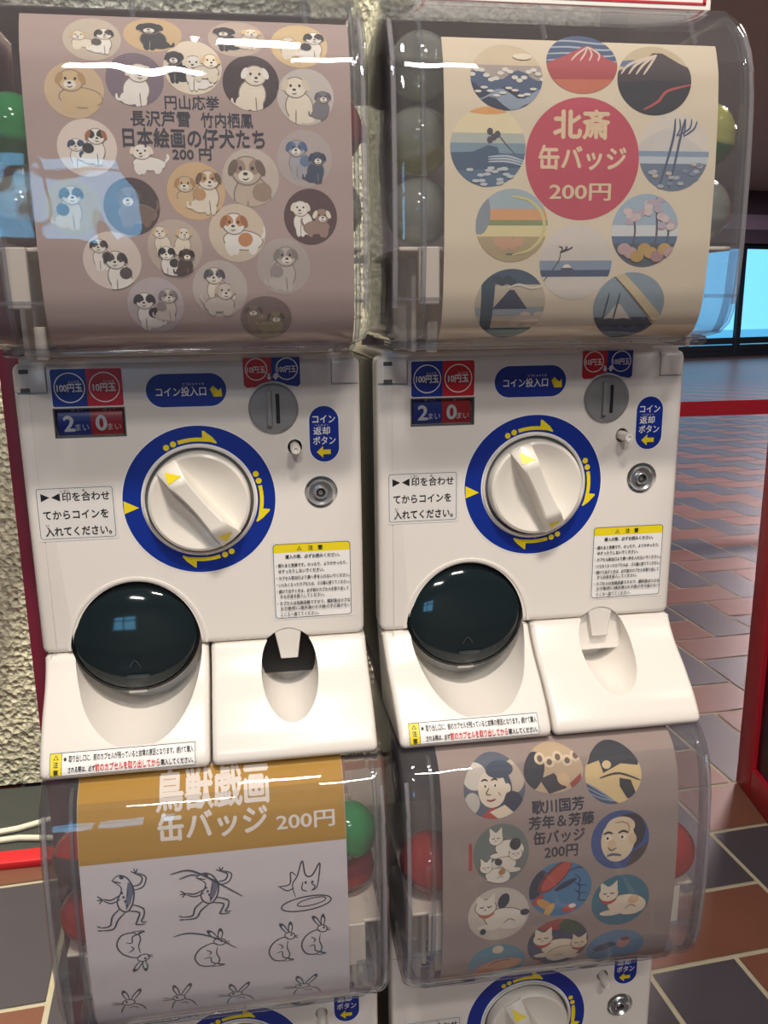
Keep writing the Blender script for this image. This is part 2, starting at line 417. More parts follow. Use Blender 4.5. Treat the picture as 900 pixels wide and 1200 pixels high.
# far glazed front of the hall, seen beyond the right-hand machine
FY, FR = 14.9, math.radians(14)
fx = Vector((9.0, FY, 0))
window('window_2', -7, 6, 0.0, 2.1, 7, (0.06, 0.16, 0.30, 2.07), fx, FR, 0.12)
bm = bmesh.new(); bx(bm, -7, 6, -0.15, 0.15, 2.1, 2.35); bx(bm, -7, 6, -0.10, 0.15, 2.62, 3.05)
o = struct(obj('wall_far', bm, HALL, loc=fx)); o.rotation_euler = (0, 0, FR)
bm = bmesh.new(); bx(bm, -7, 6, -0.12, 0.15, 2.35, 2.62)
o = struct(obj('trim_1', bm, mat('pale_lilac_beam', '9a8796', 0.6), loc=fx)); o.rotation_euler = (0, 0, FR)
# pavement and a pale building outside the glass front
bm = bmesh.new(); bx(bm, -10, 16, 0.4, 14, -0.12, -0.02); o = struct(obj('floor_outside', bm, mat('outside_paving', 'a9c3cc', 0.8), loc=fx)); o.rotation_euler = (0, 0, FR)

# unseen baffle on two rods, added and shaped to shade a band of rough cast
bm = bmesh.new(); prism_y(bm, [(-0.34, 1.848), (-0.47, 1.848), (-0.47, 1.44), (-0.425, 1.583), (-0.380, 1.711), (-0.345, 1.81)], 0.730, 0.740)
for x in (-0.40, -0.45): tube(bm, [(x, 0.735, 1.84), (x, 0.735, 3.06)], 0.002, 8)
struct(obj('added_shade_baffle', bm, ROOM))

# ------------------------------------------------------------------ capsule vending machine (built once, then copied)
Z0 = 0.205     # dial height above the machine's own base
UP = (0, 0, Z0)
def build_machine(tab, ztop):
    root = thing('capsule_machine', 'machine', 'vending machine')
    P = lambda name, bm, mats, parent=root, smooth=35: obj(name, bm, mats, parent, UP if parent is root else (0, 0, 0), smooth)
    A = lambda art, name, parent=root, y=0.0, **k: art.lay(name, parent, flat(y), loc=UP if parent is root else (0, 0, 0), **k)
    # cabinet body behind the front
    bm = bmesh.new(); bx(bm, -0.124, 0.124, 0.029, 0.30, -0.2, 0.104, 0.004)
    P('cabinet', bm, GREYB)
    bm = bmesh.new(); bx(bm, -0.128, 0.126, 0.003, 0.30, 0.1045, 0.1155, 0.003); P('top_plate', bm, WHITE)
    # front panel with its openings
    bm = bmesh.new(); bx(bm, -0.133, 0.131, 0.0, 0.030, -0.1232, 0.1105, 0.006, 4)
    def cyl(poly, y0, y1, poly2=None):
        c = bmesh.new(); prism_y(c, poly, y0, y1, poly2=poly2); return c
    def cbox(*a):
        c = bmesh.new(); bx(c, *a); return c
    SC_C = (-0.0565, -0.1235)
    scoop_o = ell(SC_C[0], SC_C[1]-0.0005, 0.0535, 0.0600, 64); scoop_i = ell(SC_C[0], SC_C[1]+0.003, 0.0500, 0.0555, 64)
    pock_o = ell(0.0655, -0.1445, 0.0255, 0.0315, 48); pock_i = ell(0.0655, -0.1415, 0.0225, 0.0285, 48)
    def sc(): return cyl(scoop_o, -0.10, 0.0245, scoop_i)
    def pk(): return cyl(pock_o, -0.10, 0.0255, pock_i)
    bm = boolean(bm, [sc(), pk(), cyl(ell(0.0972, 0.0022, 0.0152, 0.0152, 32), -0.01, 0.006, ell(0.0972, 0.0022, 0.0125, 0.0125, 32)),
                      cyl(ell(0.0772, 0.0402, 0.0058, 0.0062, 24), -0.01, 0.02), cbox(-0.1048, -0.0532, -0.01, 0.010, 0.0545, 0.0757),
                      cbox(-0.1216, -0.1208, -0.01, 0.0008, -0.13, 0.0875), cbox(-0.14, -0.1075, -0.01, 0.004, 0.0875, 0.0892),
                      cbox(-0.1087, -0.1075, -0.01, 0.004, 0.0875, 0.12), cbox(0.1075, 0.14, -0.01, 0.003, 0.0893, 0.0905), cbox(0.1075, 0.1085, -0.01, 0.003, 0.0893, 0.12)])
    P('front_panel', bm, WHITE)
    for z in (0.1045, 0.0905):
        bm = bmesh.new(); bx(bm, -0.1275, -0.1205, -0.0006, 0.004, z-0.0016, z+0.0016, 0.0004, 1); P('hinge_pin', bm, DARKG)
    # raised rim round the top of the capsule outlet
    bm = bmesh.new()
    o1 = ell(SC_C[0], SC_C[1], 0.0560, 0.0622, 40, 0, 0.05, PI-0.05); o2 = ell(SC_C[0], SC_C[1], 0.0538, 0.0600, 40, 0, 0.05, PI-0.05)
    prism_y(bm, o1 + o2[::-1], -0.0008, 0.002); P('outlet_rim', bm, WHITE)
    # bulging lower covers
    lp = [(0.029, -0.200)] + [(y, z) for z, y in LEDGE] + [(0.0, -0.1238), (0.029, -0.1238)]
    # refine the profile so that it reads as one curve
    fine = [(0.029, -0.200)]
    for k in range(41):
        z = -0.200 + (0.0765)*k/40
        ys = [interp(LEDGE, z+dz) for dz in (-0.003, -0.0015, 0, 0.0015, 0.003)]
        fine.append((sum(ys)/5, z))
    fine += [(0.029, -0.1236)]
    bott = [(0.029, -0.200), (-0.058, -0.200), (-0.0625, -0.1996), (-0.0652, -0.1984), (-0.0667, -0.1965)]
    fine = bott + [q for q in fine[1:-1] if q[1] > -0.1955] + [(0.0, -0.1236), (0.029, -0.1236)]
    def cover(x0, x1, taper=0.0):
        b_ = bmesh.new(); r_ = 0.0045; st_ = []
        nrm = []
        for i in range(len(fine)):
            a_, c_ = fine[max(i-1, 0)], fine[min(i+1, len(fine)-1)]; dy, dz = c_[0]-a_[0], c_[1]-a_[1]; l_ = math.hypot(dy, dz) or 1
            nrm.append((dz/l_, -dy/l_))          # points inwards for this winding
        ks = [(PI/2*k/5) for k in range(6)]
        stations = [(x0 + r_*(1-math.cos(t)), r_*(1-math.sin(t))) for t in ks] + [(x1 - r_*(1-math.cos(t)), r_*(1-math.sin(t))) for t in ks[::-1]]
        for x, off in stations:
            row = []
            for (y, z), (ny, nz) in zip(fine, nrm):
                if y > 0.0 : row.append(b_.verts.new((x, y, z))); continue
                row.append(b_.verts.new((x, y + ny*off, min(z + nz*off, -0.1236))))
            st_.append(row)
        n_ = len(fine)
        for X, Y in zip(st_, st_[1:]):
            for i in range(n_): b_.faces.new((X[i], X[(i+1) % n_], Y[(i+1) % n_], Y[i]))
        b_.faces.new(st_[0]); b_.faces.new(st_[-1][::-1])
        if taper:
            for v in b_.verts:
                if v.co.x < (x0+x1)/2: v.co.x += taper*(-0.123 - v.co.z)/0.077
        bmesh.ops.recalc_face_normals(b_, faces=b_.faces)
        return b_
    def cutsafe(b_, c): return boolean(b_, c)
    bm = cutsafe(cover(-0.1315, -0.0006, 0.004), [sc(), cbox(-0.1265, -0.1215, -0.02, 0.0035, -0.1275, -0.12)])
    P('tray_cover', bm, WHITE)
    bm = cutsafe(cover(0.0014, 0.1315), [pk()]); P('return_cover', bm, WHITE)
    # smoked capsule door
    bm = bmesh.new(); n = 56; rings = []
    c = (-0.0585, -0.1110); RX, RZ = 0.0505, 0.0445
    for k in range(15):
        t = k/14*PI/2; s_ = math.cos(t); y = 0.003 - 0.013*math.sin(t)
        rings.append([(c[0]+RX*s_*math.cos(2*PI*i/n), y + 0.008*(s_*math.sin(2*PI*i/n)), c[1]+RZ*s_*math.sin(2*PI*i/n)) for i in range(n)] if s_ > 1e-5 else [(c[0], y, c[1])])
    vr = [[bm.verts.new(p) for p in r] for r in rings]
    for Aa, Bb in zip(vr, vr[1:]):
        for i in range(n):
            j = (i+1) % n
            if len(Bb) == 1: bm.faces.new((Aa[i], Aa[j], Bb[0]))
            else: bm.faces.new((Aa[i], Aa[j], Bb[j], Bb[i]))
    bm.faces.new(vr[0]); bmesh.ops.recalc_face_normals(bm, faces=bm.faces)
    door = P('capsule_door', bm, SMOKE)
    bm = bmesh.new(); o1 = ell(c[0], c[1], RX+0.0012, RZ+0.0012, 56); o2 = ell(c[0], c[1], RX-0.0012, RZ-0.0012, 56)
    for i in range(56):
        j = (i+1) % 56; tilt = lambda p: 0.008*(p[1]-c[1])/RZ - 0.001
        q = [(o1[i], 0.006), (o1[j], 0.006), (o1[j], 0.0015), (o1[i], 0.0015)]
        v1 = [bm.verts.new((p[0], y_+tilt(p), p[1])) for p, y_ in q]; bm.faces.new(v1)
        q = [(o1[i], 0.0015), (o1[j], 0.0015), (o2[j], 0.0002), (o2[i], 0.0002)]
        v1 = [bm.verts.new((p[0], y_+tilt(p), p[1])) for p, y_ in q]; bm.faces.new(v1)
    bmesh.ops.remove_doubles(bm, verts=bm.verts, dist=1e-6); bmesh.ops.recalc_face_normals(bm, faces=bm.faces)
    obj('door_rim', bm, BLACK, door)
    def door_surf(x, z):
        q = ((x-c[0])/RX)**2 + ((z-c[1])/RZ)**2; s_ = math.sqrt(min(q, 0.98))
        return Vector((x, 0.003 - 0.013*math.sqrt(1-s_*s_) + 0.008*(z-c[1])/RZ, z)), Vector((0, -1, 0))
    DM = mat('door_moulded_mark', '3d4548', 0.2)
    a = Art(); a.stroke([(-0.0635, -0.1335), (-0.0590, -0.1275), (-0.0545, -0.1335)], 0.0009, DM, taper=False)
    a.poly(rrect(-0.0665, -0.0480, -0.1430, -0.1400, 0.0012), DM); a.lay('arrow_mark', door, door_surf, 0.0012, band=0.002)
    bm = bmesh.new(); bx(bm, -0.0665, -0.0520, -0.008, 0.004, -0.1585, -0.1560, 0.0006, 1); obj('pull_tab', bm, mat('pale_tab', 'b9b5ae', 0.4), door)
    # coin return pocket: hanging tongue and flap
    bm = bmesh.new(); prism_y(bm, [(0.0535, -0.1115), (0.0775, -0.1115), (0.0735, -0.1410), (0.0590, -0.1410)], 0.0008, 0.006); bmesh.ops.bevel(bm, geom=bm.edges[:], offset=0.0006, segments=1, affect='EDGES')
    P('pocket_tongue', bm, WHITE)
    bm = bmesh.new(); prism_y(bm, [p for p in rrect(0.0395, 0.0915, -0.1560, -0.1100, 0.008)], 0.0062, 0.012); bmesh.ops.bevel(bm, geom=bm.edges[:], offset=0.0008, segments=1, affect='EDGES'); P('pocket_flap', bm, WHITE)
    # dial: printed ring, bezel, knob
    a = Art(); N = 96
    a.ring(ell(0, 0, 0.0607, 0.0607, N), ell(0, 0, 0.0440, 0.0440, N), SWHITE)
    a.ring(ell(0, 0, 0.0600, 0.0600, N), ell(0, 0, 0.0458, 0.0458, N), BLUE)
    pol = lambda r, d: (r*math.cos(math.radians(d)), r*math.sin(math.radians(d)))
    for d0 in (0, -95, -181):
        for d in (118.5, 111.5): a.poly(ell(*pol(0.0492, d+d0), 0.0024, 0.0024, 20), YEL)
        arc = [pol(0.0475, x+d0) for x in (107, 101, 95, 89, 84)]; arc2 = [pol(0.0506, x+d0) for x in (84, 89, 95, 101, 107)]
        a.poly(arc + arc2, YEL)
        a.poly([pol(0.0475, 84.5+d0), pol(0.0480, 77+d0), pol(0.0478, 71+d0), pol(0.0490, 71.2+d0), pol(0.0520, 76+d0), pol(0.0560, 83.5+d0), pol(0.0560, 85+d0)], YEL)
    a.poly([(-0.0592, 0.0020), (-0.0592, -0.0085), (-0.0475, -0.0040)], YEL)
    a.poly(ell(0.003, -0.0450, 0.0010, 0.0010, 12), SWHITE)
    A(a, 'dial_ring')
    bm = bmesh.new(); lathe_y(bm, [(0.0448, 0.001), (0.0446, -0.0022), (0.0436, -0.0030), (0.0428, -0.0022), (0.0424, 0.001)], n=72); P('dial_bezel', bm, WHITE)
    bm = bmesh.new(); lathe_y(bm, [(0.0428, -0.0004), (0.0400, -0.0004), (0.0, -0.0004)], n=64); P('dial_groove', bm, DARKG)
    bm = bmesh.new(); lathe_y(bm, [(0.0402, 0.000), (0.0400, -0.0085), (0.0392, -0.0105), (0.0372, -0.0115), (0.0345, -0.0108), (0.030, -0.0090), (0.020, -0.0070), (0.010, -0.0062), (0, -0.006)], n=72)
    knob = P('dial_knob', bm, KNOBW)
    bm = bmesh.new(); st = []
    for k in range(25):
        t = -0.0385 + 0.077*k/24; u = abs(t)/0.0385
        if u > 0.62: h = 0.0245 - (u-0.62)/0.38*0.0118
        else: h = 0.0245 - 0.0016*(1-(u/0.62)**2)
        wt = 0.0062 + 0.0034*u**2; wb = wt + 0.0030*(1-u**3)
        st.append([bm.verts.new(p) for p in ((t, -0.004, -wb), (t, -h*0.62, -wt-0.0006), (t, -h+0.0012, -wt+0.0002), (t, -h, -wt+0.0016), (t, -h, wt-0.0016), (t, -h+0.0012, wt-0.0002), (t, -h*0.62, wt+0.0006), (t, -0.004, wb))])
    for X, Y in zip(st, st[1:]):
        for i in range(7): bm.faces.new((X[i], X[i+1], Y[i+1], Y[i]))
    bm.faces.new(st[0]); bm.faces.new(st[-1][::-1]); bmesh.ops.recalc_face_normals(bm, faces=bm.faces)
    grip = obj('knob_grip', bm, KNOBW, knob, smooth=40)
    def gs(x, z):
        u = abs(x)/0.0385; h = 0.0245 - (max(u, 0.62)-0.62)/0.38*0.0118
        return Vector((x, -h, z)), Vector((0, -1, 0))
    for q in ([(-0.0360, -0.0030), (-0.0275, -0.0062), (-0.0262, 0.0060)], [(0.0368, -0.0035), (0.0290, -0.0055), (0.0330, 0.0060)]):
        a = Art(); a.poly(q, YEL); a.lay('pointer_mark', knob, gs, 0.0004, band=None)
    # number window with two drums
    bm = bmesh.new(); bx(bm, -0.1052, -0.0528, 0.009, 0.012, 0.0540, 0.0762); w = P('counter_window', bm, DARKG)
    for nm, x0, x1, m_, d in (('number_drum', -0.1030, -0.0790, BLUE, '2'), ('number_drum', -0.0790, -0.0550, RED, '0')):
        bm = bmesh.new(); pts = [(0.0075 - 0.0055*math.cos(t), 0.0652 + 0.0108*math.sin(t)) for t in [(-PI/2 + PI*k/12) for k in range(13)]]
        prism_x(bm, pts, x0, x1); dr = obj(nm, bm, m_, w)
        a = Art(); sf = lambda x, z: (Vector((x, 0.0075 - 0.0055*math.sqrt(max(0, 1-((z-0.0652)/0.0108)**2)), z)), Vector((0, -1, 0)))
        a.text(d, x0+0.0080, 0.0642, 0.0038, 0.0058, SWHITE, 0.03); a.text('まい', x0+0.0175, 0.0612, 0.0050, 0.0027, SWHITE, 0.01); a.text('まい', x0+0.0140, 0.0742, 0.0045, 0.0007, SWHITE)
        a.lay('drum_number', dr, sf, 0.0003, band=0.003)
    bm = bmesh.new()
    for q in ((-0.1056, -0.0524, 0.0755, 0.0763), (-0.1056, -0.0524, 0.0537, 0.0546), (-0.1056, -0.1046, 0.0537, 0.0763), (-0.0534, -0.0524, 0.0537, 0.0763)):
        bx(bm, q[0], q[1], -0.0005, 0.002, q[2], q[3])
    obj('window_rim', bm, DARKG, w, smooth=0)
    bm = bmesh.new(); bx(bm, -0.1046, -0.0534, 0.0003, 0.0010, 0.0546, 0.0755); obj('window_pane', bm, clear('counter_pane', 'f2f4f6', 'd0d6de', ior=1.35), w)
    # 100 yen / 10 yen sticker
    a = Art(); x0, xm, x1, z0, z1 = -0.1050, -0.0792, -0.0527, 0.0775, 0.1060
    a.poly(rrect(x0-0.0006, x1+0.0006, z0-0.0006, z1+0.0006, 0.002), SWHITE)
    a.poly(clip_poly(rrect(x0, x1, z0, z1, 0.0016), [(x0-1, -1), (xm, -1), (xm, 1), (x0-1, 1)]), BLUE)
    a.poly(clip_poly(rrect(x0, x1, z0, z1, 0.0016), [(xm, -1), (1, -1), (1, 1), (xm, 1)]), RED)
    for cx, t in ((-0.0918, '100円玉'), (-0.0661, '10円玉')):
        a.ring(ell(cx, 0.0918, 0.0115, 0.0115, 48), ell(cx, 0.0918, 0.0107, 0.0107, 48), SWHITE)
        a.text(t, cx, 0.0916, 0.0092 if len(t) > 4 else 0.0084, 0.0030, SWHITE, 0.035); a.text('えんだま', cx+0.0035, 0.0962, 0.0040, 0.0009, SWHITE)
    A(a, 'coin_count_sticker')
    # coin inlet pill
    a = Art(); a.poly(rrect(-0.0364, 0.0263, 0.0742, 0.1014, 0.0135, 10), SWHITE); a.poly(rrect(-0.0356, 0.0255, 0.0750, 0.1006, 0.0127, 10), BLUE)
    a.text('コイン投入口', -0.0092, 0.0868, 0.0190, 0.0036, SWHITE, 0.018); a.text('とうにゅうぐち', 0.0005, 0.0925, 0.0080, 0.0010, SWHITE)
    ar = [(-0.005, 0.0018), (0.0008, 0.0018), (0.0008, 0.0046), (0.0058, 0.0), (0.0008, -0.0046), (0.0008, -0.0018), (-0.005, -0.0018)]
    def arrow(cx, cz, deg, k=1.0): c_, s_ = math.cos(math.radians(deg)), math.sin(math.radians(deg)); return [(cx+k*(c_*p[0]-s_*p[1]), cz+k*(s_*p[0]+c_*p[1])) for p in ar]
    a.poly(arrow(0.0178, 0.0862, -42, 1.0), YEL)
    A(a, 'coin_inlet_sticker')
    # coin kind sticker above the slot, cut round the slot plate
    a = Art(); X0, XM, X1, ZB, ZT = 0.0392, 0.0610, 0.0832, 0.0885, 0.1115
    arc_ = [pol2 for pol2 in [(0.0613+0.0213*math.cos(t), 0.0720+0.0213*math.sin(t)) for t in [math.radians(d) for d in range(128, 51, -7)]]]
    L_ = [(X0, ZT), (X0, ZB+0.002), (X0+0.002, ZB)] + [p for p in arc_ if p[0] < XM] + [(XM, 0.0933), (XM, ZT)]
    R_ = [(XM, ZT), (XM, 0.0933)] + [p for p in arc_ if p[0] > XM] + [(X1-0.002, ZB), (X1, ZB+0.002), (X1, ZT)]
    a.poly(L_, RED); a.poly(R_, BLUE)
    for cx, t in ((0.0492, '10円玉'), (0.0730, '100円玉')):
        a.ring(ell(cx, 0.1025, 0.0087, 0.0087, 40), ell(cx, 0.1025, 0.0079, 0.0079, 40), SWHITE); a.text(t, cx, 0.1022, 0.0070, 0.0025, SWHITE, 0.02)
    for cx in (0.0589, 0.0640): a.poly(arrow(cx, 0.0968, -90, 0.48), SWHITE)
    A(a, 'coin_kind_sticker')
    # coin slot plate
    bm = bmesh.new(); lathe_y(bm, [(0.0196, 0.0005), (0.0195, -0.0022), (0.0182, -0.0034), (0.0, -0.0040)], 0.0613, 0.0720, 48); slot = P('coin_slot', bm, STEEL)
    bm = bmesh.new(); bx(bm, 0.0562, 0.0598, -0.0072, -0.003, 0.0585, 0.0862, 0.0005, 1); obj('slot_guide', bm, STEEL, slot)
    bm = bmesh.new(); bx(bm, 0.0632, 0.0662, -0.0044, -0.003, 0.0600, 0.0835, 0.0006, 1); obj('slot_opening', bm, SLOTD, slot)
    # return button
    bm = bmesh.new(); lathe_y(bm, [(0.0040, 0.018), (0.0040, -0.013), (0.0034, -0.0150), (0.0016, -0.0152), (0.0014, -0.0140), (0, -0.0140)], 0.0772, 0.0402, 24); P('return_button', bm, WHITE)
    bm = bmesh.new(); lathe_y(bm, [(0.0062, 0.019), (0.0, 0.019)], 0.0772, 0.0402, 24); P('button_well', bm, SLOTD)
    # return sticker
    a = Art(); a.poly(rrect(0.0885, 0.1135, 0.0268, 0.0732, 0.0124, 10), SWHITE); a.poly(rrect(0.0892, 0.1128, 0.0275, 0.0725, 0.0117, 10), BLUE)
    a.text('コイン', 0.1010, 0.0621, 0.0090, 0.0030, SWHITE, 0.018); a.text('返却', 0.0990, 0.0527, 0.0066, 0.0031, SWHITE, 0.018); a.text('ボタン', 0.1010, 0.0449, 0.0090, 0.0032, SWHITE, 0.018); a.text('へんきゃく', 0.0990, 0.0572, 0.0055, 0.0007, SWHITE)
    a.poly(arrow(0.1006, 0.0355, 180, 1.05), YEL); A(a, 'coin_return_sticker')
    # lock
    bm = bmesh.new(); lathe_y(bm, [(0.0108, 0.006), (0.0108, -0.001), (0.0098, -0.0022), (0.0062, 0.0015), (0.0, 0.0015)], 0.0968, 0.0022, 36); lock = P('lock', bm, CHROME)
    bm = bmesh.new(); lathe_y(bm, [(0.0052, 0.0016), (0.0052, -0.0022), (0.0046, -0.0028), (0.0038, -0.0028), (0.0034, -0.0002), (0.0, -0.0002)], 0.0968, 0.0022, 28); obj('key_barrel', bm, CHROME, lock)
    bm = bmesh.new(); lathe_y(bm, [(0.0038, -0.0012), (0.0020, -0.0012)], 0.0968, 0.0022, 24); obj('keyhole', bm, SLOTD, lock)
    # note label
    a = Art(); a.poly(rrect(-0.1262, -0.0648, -0.0280, 0.0165, 0.001), SPALE); a.poly(rrect(-0.1243, -0.0668, -0.0262, 0.0145, 0.002), NAVY); a.poly(rrect(-0.1239, -0.0672, -0.0258, 0.0141, 0.0017), SPALE)
    a.poly([(-0.1212, 0.0106), (-0.1212, 0.0040), (-0.1146, 0.0073)], INKK); a.poly([(-0.1068, 0.0106), (-0.1134, 0.0073), (-0.1068, 0.0040)], INKK)
    a.text('印を合わせ', -0.0873, 0.0075, 0.0178, 0.0036, INKK, 0.018); a.text('てからコインを', -0.0960, -0.0067, 0.0245, 0.0034, INKK, 0.018); a.text('入れてください。', -0.0950, -0.0200, 0.0250, 0.0036, INKK, 0.018)
    a.text('しるし', -0.1025, 0.0124, 0.0035, 0.0009, INKK); a.text('あ', -0.0885, 0.0125, 0.0010, 0.0009, INKK); a.text('い', -0.1180, -0.0148, 0.0012, 0.0009, INKK)
    A(a, 'note_label')
    # caution label
    a = Art(); x0, x1, z0, z1 = 0.0560, 0.1200, -0.1045, -0.0400
    a.poly(rrect(x0-0.0015, x1+0.0015, z0-0.0015, z1+0.0015, 0.001), SPALE); a.poly(rrect(x0, x1, z0, z1, 0.0028), INKK)
    ir = rrect(x0+0.0005, x1-0.0005, z0+0.0005, z1-0.0005, 0.0024)
    a.poly(ir, SWHITE); a.poly(clip_poly(ir, [(-1, -0.0475), (1, -0.0475), (1, 1), (-1, 1)]), YEL)
    a.poly([(0.0755, -0.0459), (0.0797, -0.0459), (0.0776, -0.0423)], INKK); a.poly([(0.07625, -0.0456), (0.07895, -0.0456), (0.0776, -0.0431)], YEL); a.poly([(0.0774, -0.0452), (0.0778, -0.0452), (0.0778, -0.0441), (0.0774, -0.0441)], INKK)
    a.text('注', 0.0870, -0.0440, 0.0020, 0.0020, INKK, 0.02); a.text('意', 0.0950, -0.0440, 0.0020, 0.0020, INKK, 0.02)
    a.text('購入の際、必ずお読みください。', 0.0885, -0.0510, 0.0225, 0.0017, INKK, 0.018)
    rows = [('・揺れると危険です。のったり、よりかかったり、', 0.0580, 0.0590, -0.0582), ('ゆすったりしないでください。', 0.0600, 0.0375, -0.0632), ('・カプセル取出口より奥へ手を入れないでください。', 0.0580, 0.0610, -0.0690),
            ('・いらなくなったカプセルは、ゴミ箱に捨ててください。', 0.0580, 0.0610, -0.0747), ('・続けて出すときは、必ず前のカプセルを取り出して', 0.0580, 0.0600, -0.0804), ('からお金を投入してください。', 0.0605, 0.0370, -0.0848),
            ('・カプセルは包装容器ですので、開封後は小さな', 0.0580, 0.0610, -0.0908), ('お子様(特に3歳未満のお子様)の手の届かない', 0.0605, 0.0585, -0.0955), ('ところへ捨ててください。', 0.0605, 0.0315, -0.1005)]
    for t, xs, wd, zz in rows: a.text(t, xs + wd/2, zz, wd/2, 0.0016, INKK, 0.018)
    A(a, 'caution_label')
    # tray label on the bulging cover
    a = Art(); x0, x1, z0, z1 = -0.1200, -0.0115, -0.1945, -0.1800
    a.poly(rrect(x0-0.0012, x1+0.0015, z0-0.0008, z1+0.0010, 0.0008), SPALE); a.poly(rrect(x0, x1, z0, z1, 0.0006), INKK); a.poly(rrect(x0+0.0004, x1-0.0004, z0+0.0004, z1-0.0004, 0.0005), SWHITE)
    a.poly(rrect(x0+0.0004, x0+0.0085, z0+0.0004, z1-0.0004, 0.0005), YEL); a.poly(rrect(x0+0.0085, x0+0.0089, z0+0.0004, z1-0.0004, 0.0001), INKK)
    a.poly([(x0+0.0024, -0.1842), (x0+0.0066, -0.1842), (x0+0.0045, -0.1812)], INKK); a.poly([(x0+0.0033, -0.1839), (x0+0.0057, -0.1839), (x0+0.0045, -0.1820)], YEL)
    a.text('注', x0+0.0045, -0.1869, 0.0018, 0.0018, INKK, 0.02); a.text('意', x0+0.0045, -0.1918, 0.0018, 0.0018, INKK, 0.02)
    a.poly(ell(x0+0.0113, -0.1841, 0.0011, 0.0011, 16), INKK)
    a.text('取り出し口に、前のカプセルが残っていると故障の原因となります。続けて購入', x0+0.0605, -0.1841, 0.0465, 0.0020, INKK, 0.018)
    a.text('される際は、必ず', x0+0.0235, -0.1906, 0.0098, 0.0018, INKK, 0.018); a.text('前のカプセルを取り出してから', x0+0.0575, -0.1904, 0.0240, 0.0024, REDT, 0.015); a.text('購入してください。', x0+0.0945, -0.1906, 0.0122, 0.0018, INKK, 0.018)
    ltab = [(z, y) for y, z in fine[4:-1]]
    a.lay('tray_label', root, curve_surf(ltab, 0.0), 0.0004, band=0.003, loc=UP)
    # clear dome cover
    bm = bmesh.new(); ringsd = []
    prof = []; zb = tab[0][0] - 0.0002
    for k in range(34):
        z = zb + (ztop-zb)*k/33; prof.append((z, interp(tab, z)))
    sm = [(z, (interp(tab, z-0.004)+2*interp(tab, z)+interp(tab, z+0.004))/4) for z, y in prof]
    for z, yf in sm:
        ins = 0.0
        if z < zb+0.0182: q = (zb+0.0182-z)/0.0182; ins = 0.014*(1-math.sqrt(max(0, 1-q*q)))
        rc = 0.012; xl, xr = -0.1345+ins, 0.1315-ins; pts = [(xl, 0.26)]
        pts += [(xl, yf+rc+(0.26-yf-rc)*q) for q in (0.66, 0.33)]
        pts += [(xl+rc-rc*math.cos(t), yf+rc-rc*math.sin(t)) for t in [PI/2*i/7 for i in range(8)]]
        pts += [(xl+rc+(xr-xl-2*rc)*q, yf) for q in (0.25, 0.5, 0.75)]
        pts += [(xr-rc+rc*math.sin(t), yf+rc-rc*math.cos(t)) for t in [PI/2*i/7 for i in range(8)]]
        pts += [(xr, yf+rc+(0.26-yf-rc)*q) for q in (0.33, 0.66)] + [(xr, 0.26)]
        ringsd.append([bm.verts.new((x, y, z)) for x, y in pts])
    for X, Y in zip(ringsd, ringsd[1:]):
        for i in range(len(X)-1): bm.faces.new((X[i], X[i+1], Y[i+1], Y[i]))
    # underside lip running back to the panel
    low = ringsd[0]; mid = [v for v in low if v.co.y < -0.002]
    back = [bm.verts.new((v.co.x, -0.003, zb)) for v in mid]
    for i in range(len(mid)-1): bm.faces.new((mid[i], back[i], back[i+1], mid[i+1]))
    bmesh.ops.recalc_face_normals(bm, faces=bm.faces)
    dome = P('dome_cover', bm, CLEAR, smooth=50)
    md = dome.modifiers.new('wall', 'SOLIDIFY'); md.thickness = 0.0022; md.offset = -1
    # thickened lower rim of the cover
    bm = bmesh.new(); yr = interp(tab, zb+0.0035); pts = [(-0.1235, 0.0, zb+0.002), (-0.1235, yr+0.020, zb+0.002), (-0.1215, yr+0.008, zb+0.0015), (-0.1130, yr+0.0015, zb+0.001)]
    pts += [(-0.113+0.223*k/6, yr, zb+0.001) for k in range(1, 6)] + [(0.1100, yr+0.0015, zb+0.001), (0.1185, yr+0.008, zb+0.0015), (0.1205, yr+0.020, zb+0.002), (0.1205, 0.0, zb+0.002)]
    tube(bm, pts, 0.0032, 12); obj('cover_rim', bm, CLEARE, dome)
    for x in (-0.1100, 0.1215):
        bm = bmesh.new(); w_ = 0.0014; pr = []
        for z, y in sm[1:-1]: pr.append((y+0.0026, z))
        poly = pr + [(y+0.0060, z) for y, z in pr[::-1]]
        prism_x(bm, poly, x-w_, x+w_); obj('cover_rib', bm, CLEARE, dome)
    # added corner beads; their whitish body imitates glints along the cover edges
    for x in (-0.1300, 0.1270):
        bm = bmesh.new(); tube(bm, [(x, y+0.0050, z) for z, y in sm[4:-2:2]], 0.0019, 10); obj('cover_edge_glint', bm, clear('painted_edge_glint', 'eff1f5', 'c4cad4', ior=1.6, body=0.22, bodycol='f0ecee'), dome)
    for q in ((-0.131, -0.088), (0.104, 0.128)):
        bm = bmesh.new(); bx(bm, q[0], q[1], -0.0745, -0.070, 0.1525, 0.1550, 0.0006, 1); obj('cover_shelf', bm, CLEARE, dome)
    for x in (-0.020, 0.092) if ztop > 0.34 else (-0.085, 0.095):
        e = ztop - 0.334
        bm = bmesh.new(); tube(bm, [(x, -0.040, 0.330+e), (x, -0.048, 0.318+e), (x, -0.055, 0.305+e), (x, -0.055, 0.300+e)], 0.0019, 10); obj('cover_latch', bm, CLEARE, dome)
    # inside: rear plate, hopper shelves and fins
    bm = bmesh.new(); bx(bm, -0.131, 0.108, 0.10, 0.106, 0.1155, ztop-0.002); P('rear_plate', bm, mat('mauve_rear_plate', '968a91', 0.6))
    bm = bmesh.new()
